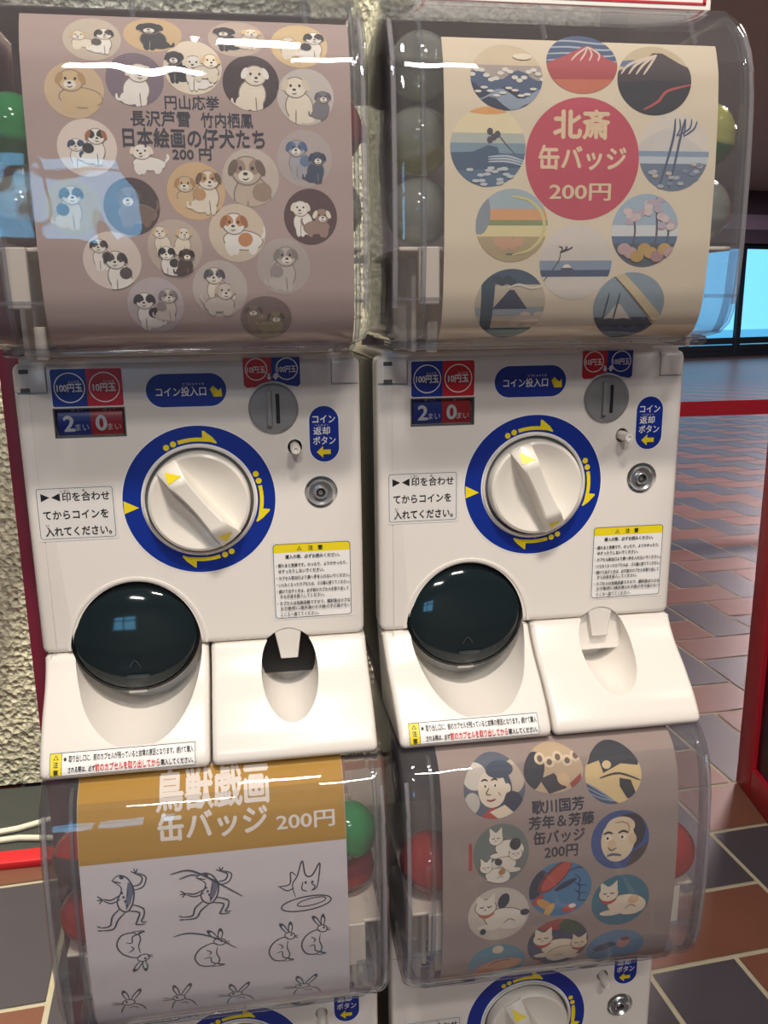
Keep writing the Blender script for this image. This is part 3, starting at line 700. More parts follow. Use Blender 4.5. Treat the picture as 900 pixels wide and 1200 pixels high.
    for s in (-1, 1):
        xa, xb = sorted((s*0.1255, s*0.070)); bx(bm, xa, xb, -0.066, 0.10, 0.1865, 0.1895, 0.0008, 1)
        xa, xb = sorted((s*0.112, s*0.108)); bx(bm, xa, xb, -0.040, -0.020, 0.1155, 0.1845, 0.0006, 1)
        if s > 0 and ztop > 0.34: continue
        xa, xb = sorted((s*0.112, s*0.097)); bx(bm, xa, xb, -0.070, -0.064, 0.150, 0.1895, 0.0008, 1)
        xa, xb = sorted((s*0.102, s*0.094)); bx(bm, xa, xb, -0.050, -0.042, 0.1155, 0.138, 0.0008, 1)
    bx(bm, -0.120, 0.106, -0.005, 0.0, 0.1155, 0.1845, 0.0008, 1)
    P('hopper', bm, mat('hopper_beige', 'd8cdbd', 0.4))
    # lid
    bm = bmesh.new(); bx(bm, -0.131, 0.128, 0.012 if ztop > 0.34 else tab[-1][1], 0.29, ztop-0.0015, ztop+0.0005, 0.0008, 1); P('lid', bm, mat('lid_mauve', '7d7077', 0.5))
    if ztop > 0.34: bm = bmesh.new(); bx(bm, -0.131, 0.128, tab[-1][1], 0.012, ztop-0.0015, ztop+0.0005, 0.0006, 1); P('clear_lid_edge', bm, CLEARE)
    return root
def children(o): return [c for c in bpy.data.objects if c.parent == o]
def copy_tree(o, parent=None):
    c = o.copy(); COL.objects.link(c); c.parent = parent
    for k in children(o): copy_tree(k, c)
    return c
M = {}
M['UL'] = build_machine(DOME_UP, 0.357); M['UR'] = copy_tree(M['UL'])
M['LL'] = build_machine(DOME, 0.334); M['LR'] = copy_tree(M['LL'])
OFF = {'UL': (0, 0, 0), 'UR': (PITCH, 0, 0), 'LL': (0.005, -0.010, -0.535), 'LR': (PITCH+0.005, -0.010, -0.535)}
LBL = {'UL': 'white capsule toy machine at upper left, behind the puppy badge poster', 'UR': 'white capsule toy machine at upper right, with the red circle badge poster',
       'LL': 'white capsule toy machine at lower left, with the gold headed ink drawing poster', 'LR': 'white capsule toy machine at lower right, with the cats and faces badge poster'}
for k, o in M.items():
    x, y, z = OFF[k]; o.location = (x, y, z + ZD - Z0); tag(o, LBL[k], 'vending machine', 'stacked capsule toy machines')
KROT = {'UL': 52, 'UR': 65, 'LL': 30, 'LR': 62}
for k, o in M.items():
    for c in children(o):
        if c.name.startswith('dial_knob'): c.rotation_euler = (0, math.radians(KROT[k]), 0)
        if c.name.startswith('pocket_flap') and k == 'UL':
            c.data = c.data.copy(); c.data.materials[0] = BLACK; c['label'] = 'black flap inside the coin return pocket'
for k in ('LL', 'LR'):
    bm = bmesh.new(); h = OFF[k][2] + ZD - 0.2; bx(bm, -0.125, 0.125, -0.02, 0.30, -(h-0.0)+0.0+0.005, 0.0045, 0.004); obj('plinth', bm, mat('plinth_dark', '2b2c30', 0.5), M[k])

# ------------------------------------------------------------------ posters inside the domes
dome_tab = None
def poster(k, name, label, x0, x1, z0, z1, hexc):
    x, y, z = OFF[k]; tab = DOME_UP if k[0] == 'U' else DOME
    root = tag(bpy.data.objects.new(name, None), label, 'poster'); COL.objects.link(root)
    root.location = (x, y, z + ZD + z0)
    surf = curve_surf([(zz, (interp(tab, zz-0.004)+2*interp(tab, zz)+interp(tab, zz+0.004))/4) for zz in [0.110+0.002*i for i in range(124)]], 0.0034)
    bm = bmesh.new(); rows_ = []
    nn = int((z1-z0)/0.002)
    for i in range(nn+1):
        zz = z0 + (z1-z0)*i/nn; rows_.append([bm.verts.new(surf(xx, zz)[0] - Vector((0, 0, z0))) for xx in (x0, (x0+x1)/2, x1)])
    for A_, B_ in zip(rows_, rows_[1:]):
        for i in range(2): bm.faces.new((A_[i], A_[i+1], B_[i+1], B_[i]))
    bmesh.ops.recalc_face_normals(bm, faces=bm.faces)
    sh = obj('paper_sheet', bm, mat('paper_' + hexc, hexc, 0.6, spec=0.3, var=0.04, scale=20), root, smooth=60)
    md = sh.modifiers.new('thick', 'SOLIDIFY'); md.thickness = 0.0003; md.offset = 0
    sf = lambda xx, zz: (surf(xx, zz)[0] - Vector((0, 0, z0)), surf(xx, zz)[1])
    def lay(art, nm): return art.lay(nm, root, sf, 0.00024, step=0.00002, band=0.002)
    return lay
DKT = ink('#1d2338')
class Disc:
    """draws inside one round badge; coordinates run from -1 to 1"""
    def __init__(s, e, bg): s.e = e; s.a = Art(); s.clip = ell(e[0], e[1], e[2], e[3], 44); s.a.poly(s.clip, ink(bg))
    def t(s, p): return (s.e[0] + p[0]*s.e[2], s.e[1] + p[1]*s.e[3])
    def p(s, pts, c): s.a.poly([s.t(q) for q in pts], ink(c), s.clip); return s
    def o(s, cx, cy, rx, ry, c, rot=0): return s.p(ell(cx, cy, rx, ry, 22, math.radians(rot)), c)
    def s(s, pts, w, c): s.a.stroke([s.t(q) for q in pts], w*s.e[2], ink(c), s.clip); return s
def puppy(d, cx, cy, k, fur, ear, patch=None, face=1, sit=True):
    """a small generic puppy: body, haunch, legs, head, ears, eyes, nose, some in two colours"""
    T = lambda x, y: (cx + face*k*x, cy + k*y)
    def O(x, y, rx, ry, c, rot=0): q = T(x, y); d.o(q[0], q[1], rx*k, ry*k, c, rot*face)
    OUT = '#8d8074'
    if sit:
        O(0.02, -0.35, 0.50, 0.56, OUT, 8); O(0.02, -0.35, 0.46, 0.52, fur, 8); O(0.26, -0.66, 0.36, 0.27, fur); 
        O(-0.22, -0.72, 0.13, 0.30, fur); O(-0.02, -0.74, 0.13, 0.28, fur)
        d.s([T(-0.1, -0.45), T(-0.11, -0.7), T(-0.12, -0.95)], 0.045*k, OUT); d.s([T(0.5, -0.75), T(0.72, -0.7), T(0.74, -0.5)], 0.10*k, fur)
    else:
        O(0.20, -0.25, 0.72, 0.36, OUT, -4); O(0.20, -0.25, 0.68, 0.32, fur, -4); O(-0.30, -0.55, 0.13, 0.26, fur, 20); O(0.55, -0.52, 0.16, 0.24, fur, -15); O(-0.08, -0.55, 0.13, 0.22, fur)
        d.s([T(0.85, -0.2), T(1.0, 0.05), T(0.95, 0.22)], 0.12*k, fur)
    if patch: O(0.28, -0.22, 0.26, 0.24, patch, 20)
    O(-0.10, 0.32, 0.42, 0.38, OUT); O(-0.10, 0.32, 0.38, 0.345, fur)
    if patch: O(-0.30, 0.42, 0.17, 0.2, patch, 20); O(0.12, 0.42, 0.16, 0.2, patch, -20)
    O(-0.46, 0.40, 0.11, 0.22, ear, -24); O(0.26, 0.40, 0.11, 0.22, ear, 24)
    O(-0.13, 0.18, 0.20, 0.15, '#f3ead9'); O(-0.14, 0.24, 0.065, 0.045, '#2a2526')
    O(-0.26, 0.38, 0.045, 0.05, '#241f20'); O(0.05, 0.38, 0.045, 0.05, '#241f20'); d.s([T(-0.22, 0.12), T(-0.14, 0.09), T(-0.05, 0.13)], 0.035*k, '#4a3f3c')
# ---- puppy poster
lay = poster('UL', 'badge_poster', 'mauve poster of round puppy badges in the upper left machine', -0.0875, 0.1185, 0.1190, 0.3300, 'b59f97')
P1 = [(-0.0438, 0.3146, 0.0177, 0.0135), (-0.0066, 0.3185, 0.0181, 0.0110), (0.046, 0.3175, 0.0181, 0.0115), (0.086, 0.3144, 0.0185, 0.0140), (-0.0562, 0.2834, 0.0181, 0.0169), (-0.0189, 0.2905, 0.018, 0.0161), (0.0175, 0.2988, 0.0183, 0.0165), (0.0539, 0.2902, 0.0181, 0.0169), (0.0888, 0.2826, 0.0185, 0.0175), (-0.0511, 0.2493, 0.0184, 0.0174), None, (0.0154, 0.2236, 0.0187, 0.0179), (0.0511, 0.2324, 0.0184, 0.018), (0.0868, 0.2444, 0.0181, 0.018), (-0.0632, 0.2137, 0.0175, 0.0177), (-0.0262, 0.2139, 0.0178, 0.0178), (0.0896, 0.208, 0.0178, 0.0179), (0.0405, 0.1976, 0.0186, 0.0184), (-0.0006, 0.1884, 0.0177, 0.0178), (-0.0414, 0.1804, 0.0185, 0.0182), (0.0704, 0.1761, 0.0179, 0.0183), (0.0272, 0.162, 0.0182, 0.0184), (-0.016, 0.1518, 0.0185, 0.0179), (0.0573, 0.1424, 0.0176, 0.0145)]
CR, TAN, BK, BR, WH = '#efe3cb', '#d9bd8f', '#22262e', '#a8683c', '#f6f0e4'
# (background, list of puppies: x, y, size, fur, ear, patch, facing, sitting)
PUP = [('#cfc0ab', [(-.4, -.05, .6, CR, TAN, None, 1, False), (.35, 0, .7, WH, BK, '#5b5048', -1, True)]), ('#d8b98a', [(0, .05, .95, BK, BK, None, 1, True)]),
       ('#cdb9a6', [(-.35, .1, .8, BK, BK, None, 1, True), (.45, .1, .7, CR, TAN, None, -1, True)]), ('#e2c592', [(-.3, -.1, .7, CR, TAN, None, 1, False), (.45, .1, .75, WH, BK, BK, -1, True)]),
       ('#d6bb95', [(0, 0, 1.05, TAN, '#b99766', None, 1, False)]), ('#7e6d79', [(.05, -.05, .95, WH, CR, None, -1, True)]),
       ('#efe0c6', [(-.55, .1, .7, BK, BK, BK, 1, True), (.1, -.1, .75, WH, CR, None, 1, True), (.55, 0, .7, CR, TAN, None, -1, False)]), ('#3b2b31', [(.05, -.05, 1.0, CR, WH, None, -1, True)]),
       ('#cfc6ba', [(-.25, .0, 1.0, CR, '#e0d0b4', None, 1, True), (.55, -.2, .6, '#7d7a80', '#5c5a63', None, -1, True)]), ('#e9d9cb', [(-.3, -.1, .6, WH, '#2d4a66', '#2d4a66', 1, True), (.25, .15, .75, WH, BR, BK, -1, True)]), None,
       ('#dcb98a', [(-.3, .0, .75, TAN, '#b98c5c', None, 1, False), (.35, .1, .9, CR, '#6d5440', '#c79a66', -1, True)]), ('#cdbfb0', [(0, -.2, 1.35, '#c9b6a0', '#6f5d50', '#a18a74', 1, True)]),
       ('#b9aca6', [(-.2, .1, .8, '#a9a8ae', '#43618a', '#5d779b', 1, True), (.4, -.2, .65, '#32475f', '#22344a', None, -1, True)]), ('#b9a985', [(-.1, .1, .9, '#d8cdb0', '#3b3d46', '#3b3d46', -1, True)]),
       ('#4a383d', [(.0, .0, .95, '#7c6459', '#5f4a44', None, 1, False)]), ('#53383a', [(-.3, .05, .75, WH, CR, None, 1, True), (.35, -.2, .7, '#a08272', CR, None, -1, False)]), ('#dccbb2', [(.0, .0, 1.0, WH, BR, '#c98a55', 1, False)]),
       ('#c9b7a6', [(-.45, .35, .6, CR, TAN, None, 1, True), (.3, .3, .6, CR, TAN, None, -1, True), (-.25, -.4, .65, WH, BK, BK, 1, True), (.35, -.45, .6, '#4c3f3c', '#322a2a', None, -1, True)]),
       ('#e6d6c8', [(-.35, .3, .65, WH, BK, '#5f5048', 1, True), (.2, -.25, .85, WH, BK, '#4f4543', 1, True)]), ('#bdb0a8', [(.0, .05, .95, '#c6bcb2', '#8c837d', '#9d948e', -1, True)]),
       ('#c9bdb2', [(-.1, .2, .8, CR, '#4c4a50', '#6d6a70', 1, True), (.1, -.35, .8, '#d9cdbf', '#c9b9a6', None, -1, False)]), ('#c3b7b6', [(-.3, -.1, .8, WH, BK, BK, 1, True), (.4, .1, .7, '#d7c9bd', '#8a7c78', '#9b8f8b', -1, True)]),
       ('#7f6c64', [(-.4, .1, .7, '#8f7a6a', '#5f5048', None, 1, True), (.3, -.2, .7, '#8d8264', '#4e4a42', None, -1, False)])]
for e, sp in zip(P1, PUP):
    if e is None: continue
    d = Disc(e, sp[0])
    for (cx, cy, k, fur, ear, pat, face, sit) in sp[1]: puppy(d, cx, cy, k, fur, ear, pat, face, sit)
    lay(d.a, 'badge_picture')
d = Disc((-0.0147, 0.2427, 0.0150, 0.0125), 'b59f97'); d.a = Art(); d.clip = None
puppy(d, -0.1, 0.05, 1.0, WH, CR, None, 1, False); lay(d.a, 'puppy_sticker')
a = Art()
a.text('円山応挙', 0.0159, 0.2775, 0.0170, 0.0042, DKT, 0.018); a.text('長沢芦雪', -0.0045, 0.2675, 0.0185, 0.0046, DKT, 0.018); a.text('竹内栖鳳', 0.0375, 0.2672, 0.0165, 0.0044, DKT, 0.018)
a.text('日本絵画の仔犬たち', 0.0162, 0.2561, 0.0448, 0.0058, DKT, 0.022); a.text('200 円', 0.014, 0.2462, 0.0122, 0.0034, DKT, 0.018)
lay(a, 'lettering')
# ---- landscape badge poster with the red circle
lay = poster('UR', 'badge_poster', 'cream poster of round landscape badges around a red circle, in the upper right machine', -0.0960, 0.1010, 0.1190, 0.3240, 'e6d7ba')
def bands(d, lst):
    for y0, y1, c in lst: d.p([(-1.1, y0), (1.1, y0), (1.1, y1), (-1.1, y1)], c)
    return d
DB, MB_, LB, FO = '#26344f', '#4c617f', '#93a3b3', '#e9e4d6'
d = Disc((-0.0525, 0.2985, 0.0252, 0.0214), '#d9c7a4'); bands(d, [(-.1, .35, '#b3a59a'), (-1, -.1, '#8f8a8e')])
for i, (h, c) in enumerate(((.05, MB_), (-.25, DB), (-.5, LB), (-.65, DB))): d.p([(-1.1, -1.1)] + [(-1.1+.2*j, h + .16*math.sin(j*1.1+i*1.4) - .03*j*(i % 2)) for j in range(12)] + [(1.1, -1.1)], c)
for j in range(16): d.o(-.95+.13*j, .12+.16*math.sin(j*1.1)-.06, .09, .06, FO)
for j in range(10): d.o(-.8+.17*j, -.45+.12*math.sin(j*1.5), .10, .04, FO)
d.o(.45, .62, .26, .10, '#efe2c4'); lay(d.a, 'badge_picture')
d = Disc((0.0011, 0.3085, 0.0254, 0.0195), '#3d587c'); [d.s([(-1, .75-.22*i), (-.3, .8-.22*i), (.6, .72-.22*i), (1, .78-.22*i)], .05, '#aeb9c2') for i in range(4)]
d.p([(-1.1, -.05), (-.5, .25), (.1, .62), (.3, .62), (.7, .2), (1.1, 0), (1.1, -1.1), (-1.1, -1.1)], '#b5474b'); d.p([(-1.1, -.55), (1.1, -.5), (1.1, -1.1), (-1.1, -1.1)], '#cf7455')
[d.s([(.2, .6), (-.1+.2*i, .35), (-.3+.25*i, .1)], .05, '#e6c9bb') for i in range(4)]; lay(d.a, 'badge_picture')
d = Disc((0.0534, 0.2990, 0.0272, 0.0230), '#cdbb98'); d.o(-.5, .45, .5, .12, '#5d7492'); d.p([(-1.1, .2), (-.4, .45), (.0, .8), (.25, .8), (.7, .5), (1.1, .3), (1.1, -1.1), (-1.1, -1.1)], '#3c3338')
d.p([(-1.1, -.1), (0, .0), (1.1, -.05), (1.1, -1.1), (-1.1, -1.1)], '#1e2530'); [d.s([(.1, .75), (-.1-.18*i, .45), (-.3-.2*i, .15)], .06, '#dfcdb8') for i in range(4)]
d.s([(-.3, -.85), (.1, -.6), (.35, -.3), (1, -.1)], .07, '#b9504a'); lay(d.a, 'badge_picture')
d = Disc((-0.0657, 0.2536, 0.0265, 0.0256), '#efe0b4'); bands(d, [(.1, .35, '#b9c0b4'), (-.15, .1, '#7f9aa6'), (-1, -.15, '#56738c')]); d.p(ell(0, .98, .7, .16), '#e8a964')
d.p([(-1.1, -.15), (-.4, -.12), (.0, .05), (.25, .0), (.3, -.15), (1.1, -.3), (1.1, -.5), (-1.1, -.6)], '#425d77'); [d.o(.05+.1*(i % 3), .18+.07*i, .08, .09, '#4e4a55') for i in range(4)]
d.s([(.2, .4), (.5, .05), (.75, -.2)], .03, '#5d5a60'); [d.s([(.0, -.25-.06*i), (.5, -.22-.07*i), (1, -.35-.06*i)], .05, '#b7c4cb') for i in range(3)]
random.seed(3); [d.o(random.uniform(-.5, .8), random.uniform(-.95, -.5), .10, .04, '#c7d0d2') for i in range(22)]; lay(d.a, 'badge_picture')
d = Disc((0.0692, 0.2522, 0.0264, 0.026), '#e2d8c8'); d.p([(-1.1, .15), (-.5, .5), (-.2, .62), (.1, .5), (.9, .05), (.9, -.1), (-1.1, -.1)], '#d5cfc6'); bands(d, [(-.12, .02, '#8aa0b4'), (-.3, -.12, '#c2cbd0'), (-1, -.3, '#6c7d90')])
[d.s([(-.4+.3*i, -.95), (-.15+.22*i, -.1), (-.02+.2*i, .45), (.0+.28*i, .85)], .07, '#465670') for i in range(2)]; [d.s([(0.05+.2*(i % 2), .4), (.15+.13*i, .6), (.12+.17*i, .85)], .05, '#51617a') for i in range(4)]
[d.o(random.uniform(-.7, .8), random.uniform(-.9, -.3), .09, .05, random.choice(['#aeb5bc', '#8492a3', '#c9bcae'])) for i in range(20)]; lay(d.a, 'badge_picture')
d = Disc((-0.0479, 0.2027, 0.026, 0.0243), '#cfc3a0'); bands(d, [(.45, 1, '#a9bcc0'), (.15, .45, '#e3a873'), (.0, .15, '#8c9a6a'), (-.3, .0, '#e7d9a2'), (-1, -.3, '#b9a77e')])
d.o(-.9, .35, .3, .6, '#8d99a0'); [d.s([(.9*math.cos(t), .8*math.sin(t)) for t in [math.radians(a_) for a_ in range(-100+k_*4, 110, 30)]], .09, c_) for k_, c_ in ((0, '#5f6f66'), (3, '#d9cf92'))]
[d.o(-.35+.13*i, -.45-.08*(i % 2), .14, .14, '#d3a585') for i in range(5)]; lay(d.a, 'badge_picture')
d = Disc((0.0506, 0.1994, 0.0253, 0.0249), '#a8bccb'); bands(d, [(-.15, .15, '#d9dcd8'), (-.35, -.15, '#5b7591'), (-1, -.35, '#55606b')])
for x_, h_ in ((-.35, .4), (.3, .9), (.65, .3)):
    d.s([(x_, -.4), (x_+.05, .0), (x_-.02, h_)], .06, '#5d5a64')
    for i in range(7): d.o(x_+random.uniform(-.25, .25), h_*.7+random.uniform(-.15, .25), .13, .10, random.choice(['#d3bdbd', '#bfb0b8', '#dccac4']))
[d.o(-.6+.2*i, -.5-.1*(i % 3), .2, .16, random.choice(['#c9a9a5', '#cda86a', '#c6a25e', '#b58f8e'])) for i in range(8)]; lay(d.a, 'badge_picture')
d = Disc((0.0002, 0.1779, 0.0269, 0.0257), '#e0d6c8'); bands(d, [(-.2, .05, '#8ea0b4'), (-.38, -.2, '#41587a')]); d.p([(-.55, -.35), (-.3, -.05), (-.2, -.05), (.1, -.35)], '#46556c'); d.p([(-.38, -.14), (-.3, -.05), (-.2, -.05), (-.1, -.14)], '#efe8da')
d.s([(-.95, -.6), (-.5, .0), (-.45, .3)], .03, '#4a4a52'); [d.s([(-.45, .25), (-.4+.12*i, .38), (-.5+.18*i, .42)], .04, '#3c3c48') for i in range(3)]; lay(d.a, 'badge_picture')
d = Disc((-0.0466, 0.1499, 0.0261, 0.0239), '#c9bda4'); bands(d, [(.55, 1, '#3e566e'), (-.35, -.1, '#9aa6aa'), (-1, -.7, '#3f5f63')]); d.p([(-.5, -.15), (-.05, .4), (.08, .4), (.5, -.15)], '#2d3e57')
d.p([(-.8, -1), (-.85, .9), (-.45, .8), (-.5, -1)], '#2c4c5b'); [d.o(-.4+.14*i, .72-.1*(i % 2), .12, .1, '#27424f') for i in range(4)]; [d.o(.2+.13*i, -.55+.1*(i % 3), .16, .12, '#d8c4b0') for i in range(6)]
d.s([(-.1, .45), (.2, .55), (.6, .45), (1, .55)], .06, '#e5dccb'); lay(d.a, 'badge_picture')
d = Disc((0.0436, 0.1477, 0.0273, 0.0233), '#8fa2ab'); bands(d, [(-1, -.35, '#3c536d')]); d.p([(-.65, -.4), (-.35, .05), (-.25, .05), (.1, -.4)], '#d8d2c4'); [d.o(-.9+.2*i, -.5-.06*(i % 2), .18, .12, '#24384c') for i in range(10)]
d.p([(-.55, .95), (-.3, 1.05), (1.0, -.35), (.85, -.65)], '#d9c79f'); d.s([(-.5, .9), (.85, -.6)], .04, '#6f6350'); [d.s([(-.6+.3*i, .4), (-.7+.3*i, -.5)], .05, '#3a4553') for i in range(2)]; lay(d.a, 'badge_picture')
a = Art(); a.poly(ell(0.002, 0.2466, 0.0413, 0.0402, 72), ink('#c8485c')); CRM = ink('#ecd0a8')
a.text('北斎', 0.0008, 0.2692, 0.0200, 0.0092, CRM, 0.035); a.text('缶バッジ', 0.002, 0.2475, 0.0315, 0.0077, CRM, 0.030); a.text('200円', 0.0009, 0.2251, 0.0222, 0.0055, CRM, 0.020); lay(a, 'red_title_circle')
# ---- ink drawing poster
lay = poster('LL', 'badge_poster', 'white poster of ink animal drawings under a gold heading, in the lower left machine', -0.1055, 0.0970, 0.1190, 0.3335, 'e0d8d8')
a = Art(); a.poly([(-0.1053, 0.2765), (0.0968, 0.2765), (0.0968, 0.3333), (-0.1053, 0.3333)], ink('#b88a22'))
PW = ink('#f0e6da')
a.text('鳥獣戯画', -0.0045, 0.3215, 0.0425, 0.0112, PW, 0.030); a.text('缶バッジ', -0.005, 0.2990, 0.0412, 0.0102, PW, 0.030); a.text('200円', 0.0658, 0.2945, 0.0225, 0.0062, PW, 0.018); lay(a, 'gold_heading')
IK, GREYI = ink('#2a2f44'), ink('#6c7084')
def sketch(e, fn, name):
    a_ = Art(); T = lambda p: (e[0] + p[0]*e[2], e[1] + p[1]*e[3])
    S_ = lambda pts, w=1.0, m_=IK: a_.stroke([T(p) for p in pts], 0.0011*w, m_)
    O_ = lambda cx, cy, rx, ry, rot=0, w=1.0: a_.stroke([T(p) for p in ell(cx, cy, rx, ry, 14, math.radians(rot)) + [ell(cx, cy, rx, ry, 14, math.radians(rot))[0]]], 0.0009*w, IK, taper=False)
    F_ = lambda pts, m_=GREYI: a_.poly([T(p) for p in pts], m_)
    fn(S_, O_, F_); lay(a_, name)
def frog(S_, O_, F_, stick=False):
    F_([(.02, -.35), (.22, -.05), (.34, .3), (.30, .62), (.16, .72), (.16, .3), (.02, -.05)])
    S_([(-.42, .82), (-.2, .98), (.0, .96), (.2, .80), (.36, .4), (.28, -.1), (.05, -.38), (-.2, -.25), (-.28, .05), (-.12, .35), (-.12, .58), (-.42, .82)], 1.2)
    S_([(-.42, .82), (-.2, .74), (-.08, .7)], .9); O_(-.05, .92, .07, .06); O_(-.05, .92, .02, .02)
    S_([(-.15, .28), (-.5, .12), (-.8, .2)], 1.1); S_([(-.15, .12), (-.5, .0), (-.8, .14)], 1.0)
    for q in ((-1, .32), (-1.02, .16), (-.95, .02)): S_([(-.8, .17), q], .9)
    S_([(.3, .55), (.6, .6), (.7, .85), (.45, 1.0)], 1.1); S_([(.36, .4), (.72, .5), (.84, .85), (.52, 1.02)], 1.0)
    for q in ((.3, 1.1), (.42, 1.2), (.56, 1.18)): S_([(.48, 1.0), q], .9)
    S_([(-.2, -.22), (-.5, -.5), (-.62, -.85), (-.95, -.88)], 1.2); S_([(.0, -.38), (-.3, -.65), (-.5, -.98), (-.9, -1.0)], 1.2); S_([(-.95, -.88), (-1.1, -.8)], .9); S_([(-.9, -1), (-1.1, -.98)], .9)
    S_([(.1, -.34), (.5, -.45), (.42, -.72), (.36, -.9), (.7, -.92)], 1.2); S_([(.24, -.1), (.66, -.3), (.66, -.6), (.55, -.8), (.75, -.84)], 1.1)
    for k_ in range(4): O_(-.08+.05*k_, .35-.16*k_, .025, .025)
    if stick: S_([(-1.3, 1.1), (-.7, 1.2), (-.2, .95), (.3, .55), (1.2, -.2)], 1.3); S_([(-1, .85), (-.6, .98), (-.3, .92)])
def rabbit(S_, O_, F_, ears=1, leg=True, fx=1):
    f = lambda l: [(fx*x, y) for x, y in l]
    S_(f([(.35, .25), (.1, .3), (-.35, .05), (-.55, -.4), (-.35, -.85), (.1, -.95), (.3, -.8)]), 1.2); S_(f([(.35, .1), (.3, -.25), (.4, -.6), (.35, -.9), (.6, -.92)])); S_(f([(-.2, -.5), (.05, -.45), (.1, -.75), (.45, -.9), (.55, -.98), (.1, -1)]))
    O_(fx*.45, .35, .24, .17, -15*fx); O_(fx*.52, .39, .03, .03); S_(f([(.32, .48), (.1, .75), (.0, 1), (.2, .9), (.42, .5)]), 1.1); S_(f([(.42, .5), (.4, .8), (.5, 1.05), (.58, .8), (.5, .48)]), 1.1)
    F_(f([(.0, 1), (.06, .86), (.16, .92)]), IK); F_(f([(.5, 1.05), (.45, .9), (.56, .9)]), IK); S_(f([(.62, .3), (.85, .35)]), .6); S_(f([(.62, .28), (.85, .22)]), .6); S_(f([(-.1, .0), (.1, -.15), (.0, -.3)]), .9)
def bust(S_, O_, F_, fx=1):
    f = lambda l: [(fx*x, y) for x, y in l]
    O_(fx*-.1, .05, .3, .22); O_(fx*-.2, .1, .04, .04); S_(f([(-.15, .25), (-.35, .7), (-.3, 1), (-.12, .7), (-.05, .27)]), 1.2); S_(f([(.0, .25), (.25, .7), (.5, 1), (.5, .75), (.15, .2)]), 1.2)
    F_(f([(-.3, 1), (-.36, .8), (-.2, .84)]), IK); F_(f([(.5, 1), (.36, .86), (.5, .8)]), IK); S_(f([(-.35, .0), (-.9, .2)]), .6); S_(f([(-.35, -.05), (-.95, .0)]), .6); S_(f([(.15, -.05), (.5, -.3), (.7, -.75)])); S_(f([(-.3, -.15), (-.45, -.5), (-.5, -.8)])); S_(f([(-.1, -.4), (.2, -.35), (.3, -.55)]), .7)
P3 = [(-0.0743, 0.2436, 0.0200, 0.0225), (-0.0113, 0.2416, 0.0215, 0.0190), (0.0617, 0.2399, 0.0209, 0.0220), (-0.0727, 0.1990, 0.0190, 0.0180), (-0.0143, 0.1930, 0.0200, 0.0170), (0.0420, 0.1905, 0.0170, 0.0180), (0.0680, 0.1935, 0.0170, 0.0185), (-0.0774, 0.1500, 0.0160, 0.0130), (-0.0385, 0.1480, 0.0160, 0.0140), (0.0060, 0.1440, 0.0180, 0.0120), (0.0600, 0.1435, 0.0190, 0.0120)]
sketch(P3[0], frog, 'frog_drawing'); sketch(P3[1], lambda *q: frog(*q, stick=True), 'frog_drawing')
def fox(S_, O_, F_):
    S_([(-.3, -.4), (-.4, .1), (-.2, .45), (.0, 1), (.1, .45), (.35, .4), (.65, .85), (.6, .3), (.5, -.1), (.3, -.2)], 1.2); S_([(-.95, .1), (-.5, .15), (-.45, .6), (-.25, .45)], 1.1); S_([(-.9, .1), (-.6, -.1), (-.35, .0)]); O_(.1, -.7, .95, .28, 5, 1.3); O_(.3, -.65, .55, .14, 8); S_([(.0, .2), (-.05, -.1), (.15, -.2)]); S_([(.3, .1), (.45, -.05), (.3, -.2)]); O_(.1, .15, .03, .03); O_(.35, .15, .03, .03)
sketch(P3[2], fox, 'seated_animal_drawing'); sketch((P3[3][0], P3[3][1], P3[3][2], -P3[3][3]), rabbit, 'rabbit_drawing')
def rab2(S_, O_, F_): rabbit(S_, O_, F_); S_([(-1.3, .9), (-.8, 1.0), (-.2, .85), (.4, .5), (1.1, -.1)], 1.2)
sketch(P3[4], rab2, 'rabbit_drawing'); sketch(P3[5], rabbit, 'rabbit_drawing'); sketch(P3[6], rabbit, 'rabbit_drawing')
sketch(P3[7], bust, 'rabbit_drawing'); sketch(P3[8], bust, 'rabbit_drawing'); sketch(P3[9], bust, 'rabbit_drawing'); sketch(P3[10], bust, 'rabbit_drawing')
# ---- cats and faces poster
lay = poster('LR', 'badge_poster', 'brown poster of round cat and face badges, in the lower right machine', -0.1030, 0.0990, 0.1190, 0.3330, 'a08e85')
def cat(d, cx, cy, k, fur, patch, collar, face=1):
    T = lambda x, y: (cx+face*k*x, cy+k*y); O = lambda x, y, rx, ry, c, r=0: d.o(*T(x, y), rx*k, ry*k, c, r*face); OL = '#6d5d50'
    O(.25, -.25, .68, .40, OL, -4); O(.25, -.25, .65, .37, fur, -4); O(.65, -.35, .3, .3, fur); O(-.25, -.55, .4, .12, fur)
    if patch: O(.5, -.1, .2, .17, patch, 20); O(-.3, .42, .16, .12, patch)
    d.s([T(.85, -.4), T(.6, -.62), T(.1, -.62)], .14*k, fur); O(-.38, .22, .36, .31, OL); O(-.38, .22, .33, .285, fur)
    d.p([T(-.66, .38), T(-.68, .72), T(-.42, .5)], fur); d.p([T(-.32, .5), T(-.1, .72), T(-.08, .36)], fur)
    if collar: d.s([T(-.62, -.02), T(-.38, -.14), T(-.1, .0)], .11*k, collar)
    d.s([T(-.58, .25), T(-.5, .22), T(-.44, .26)], .04*k, '#3c332f'); d.s([T(-.34, .26), T(-.26, .22), T(-.18, .25)], .04*k, '#3c332f'); O(-.40, .13, .035, .025, '#8c5a50'); d.s([T(.2, -.45), T(.4, -.3), T(.6, -.4)], .03*k, OL)
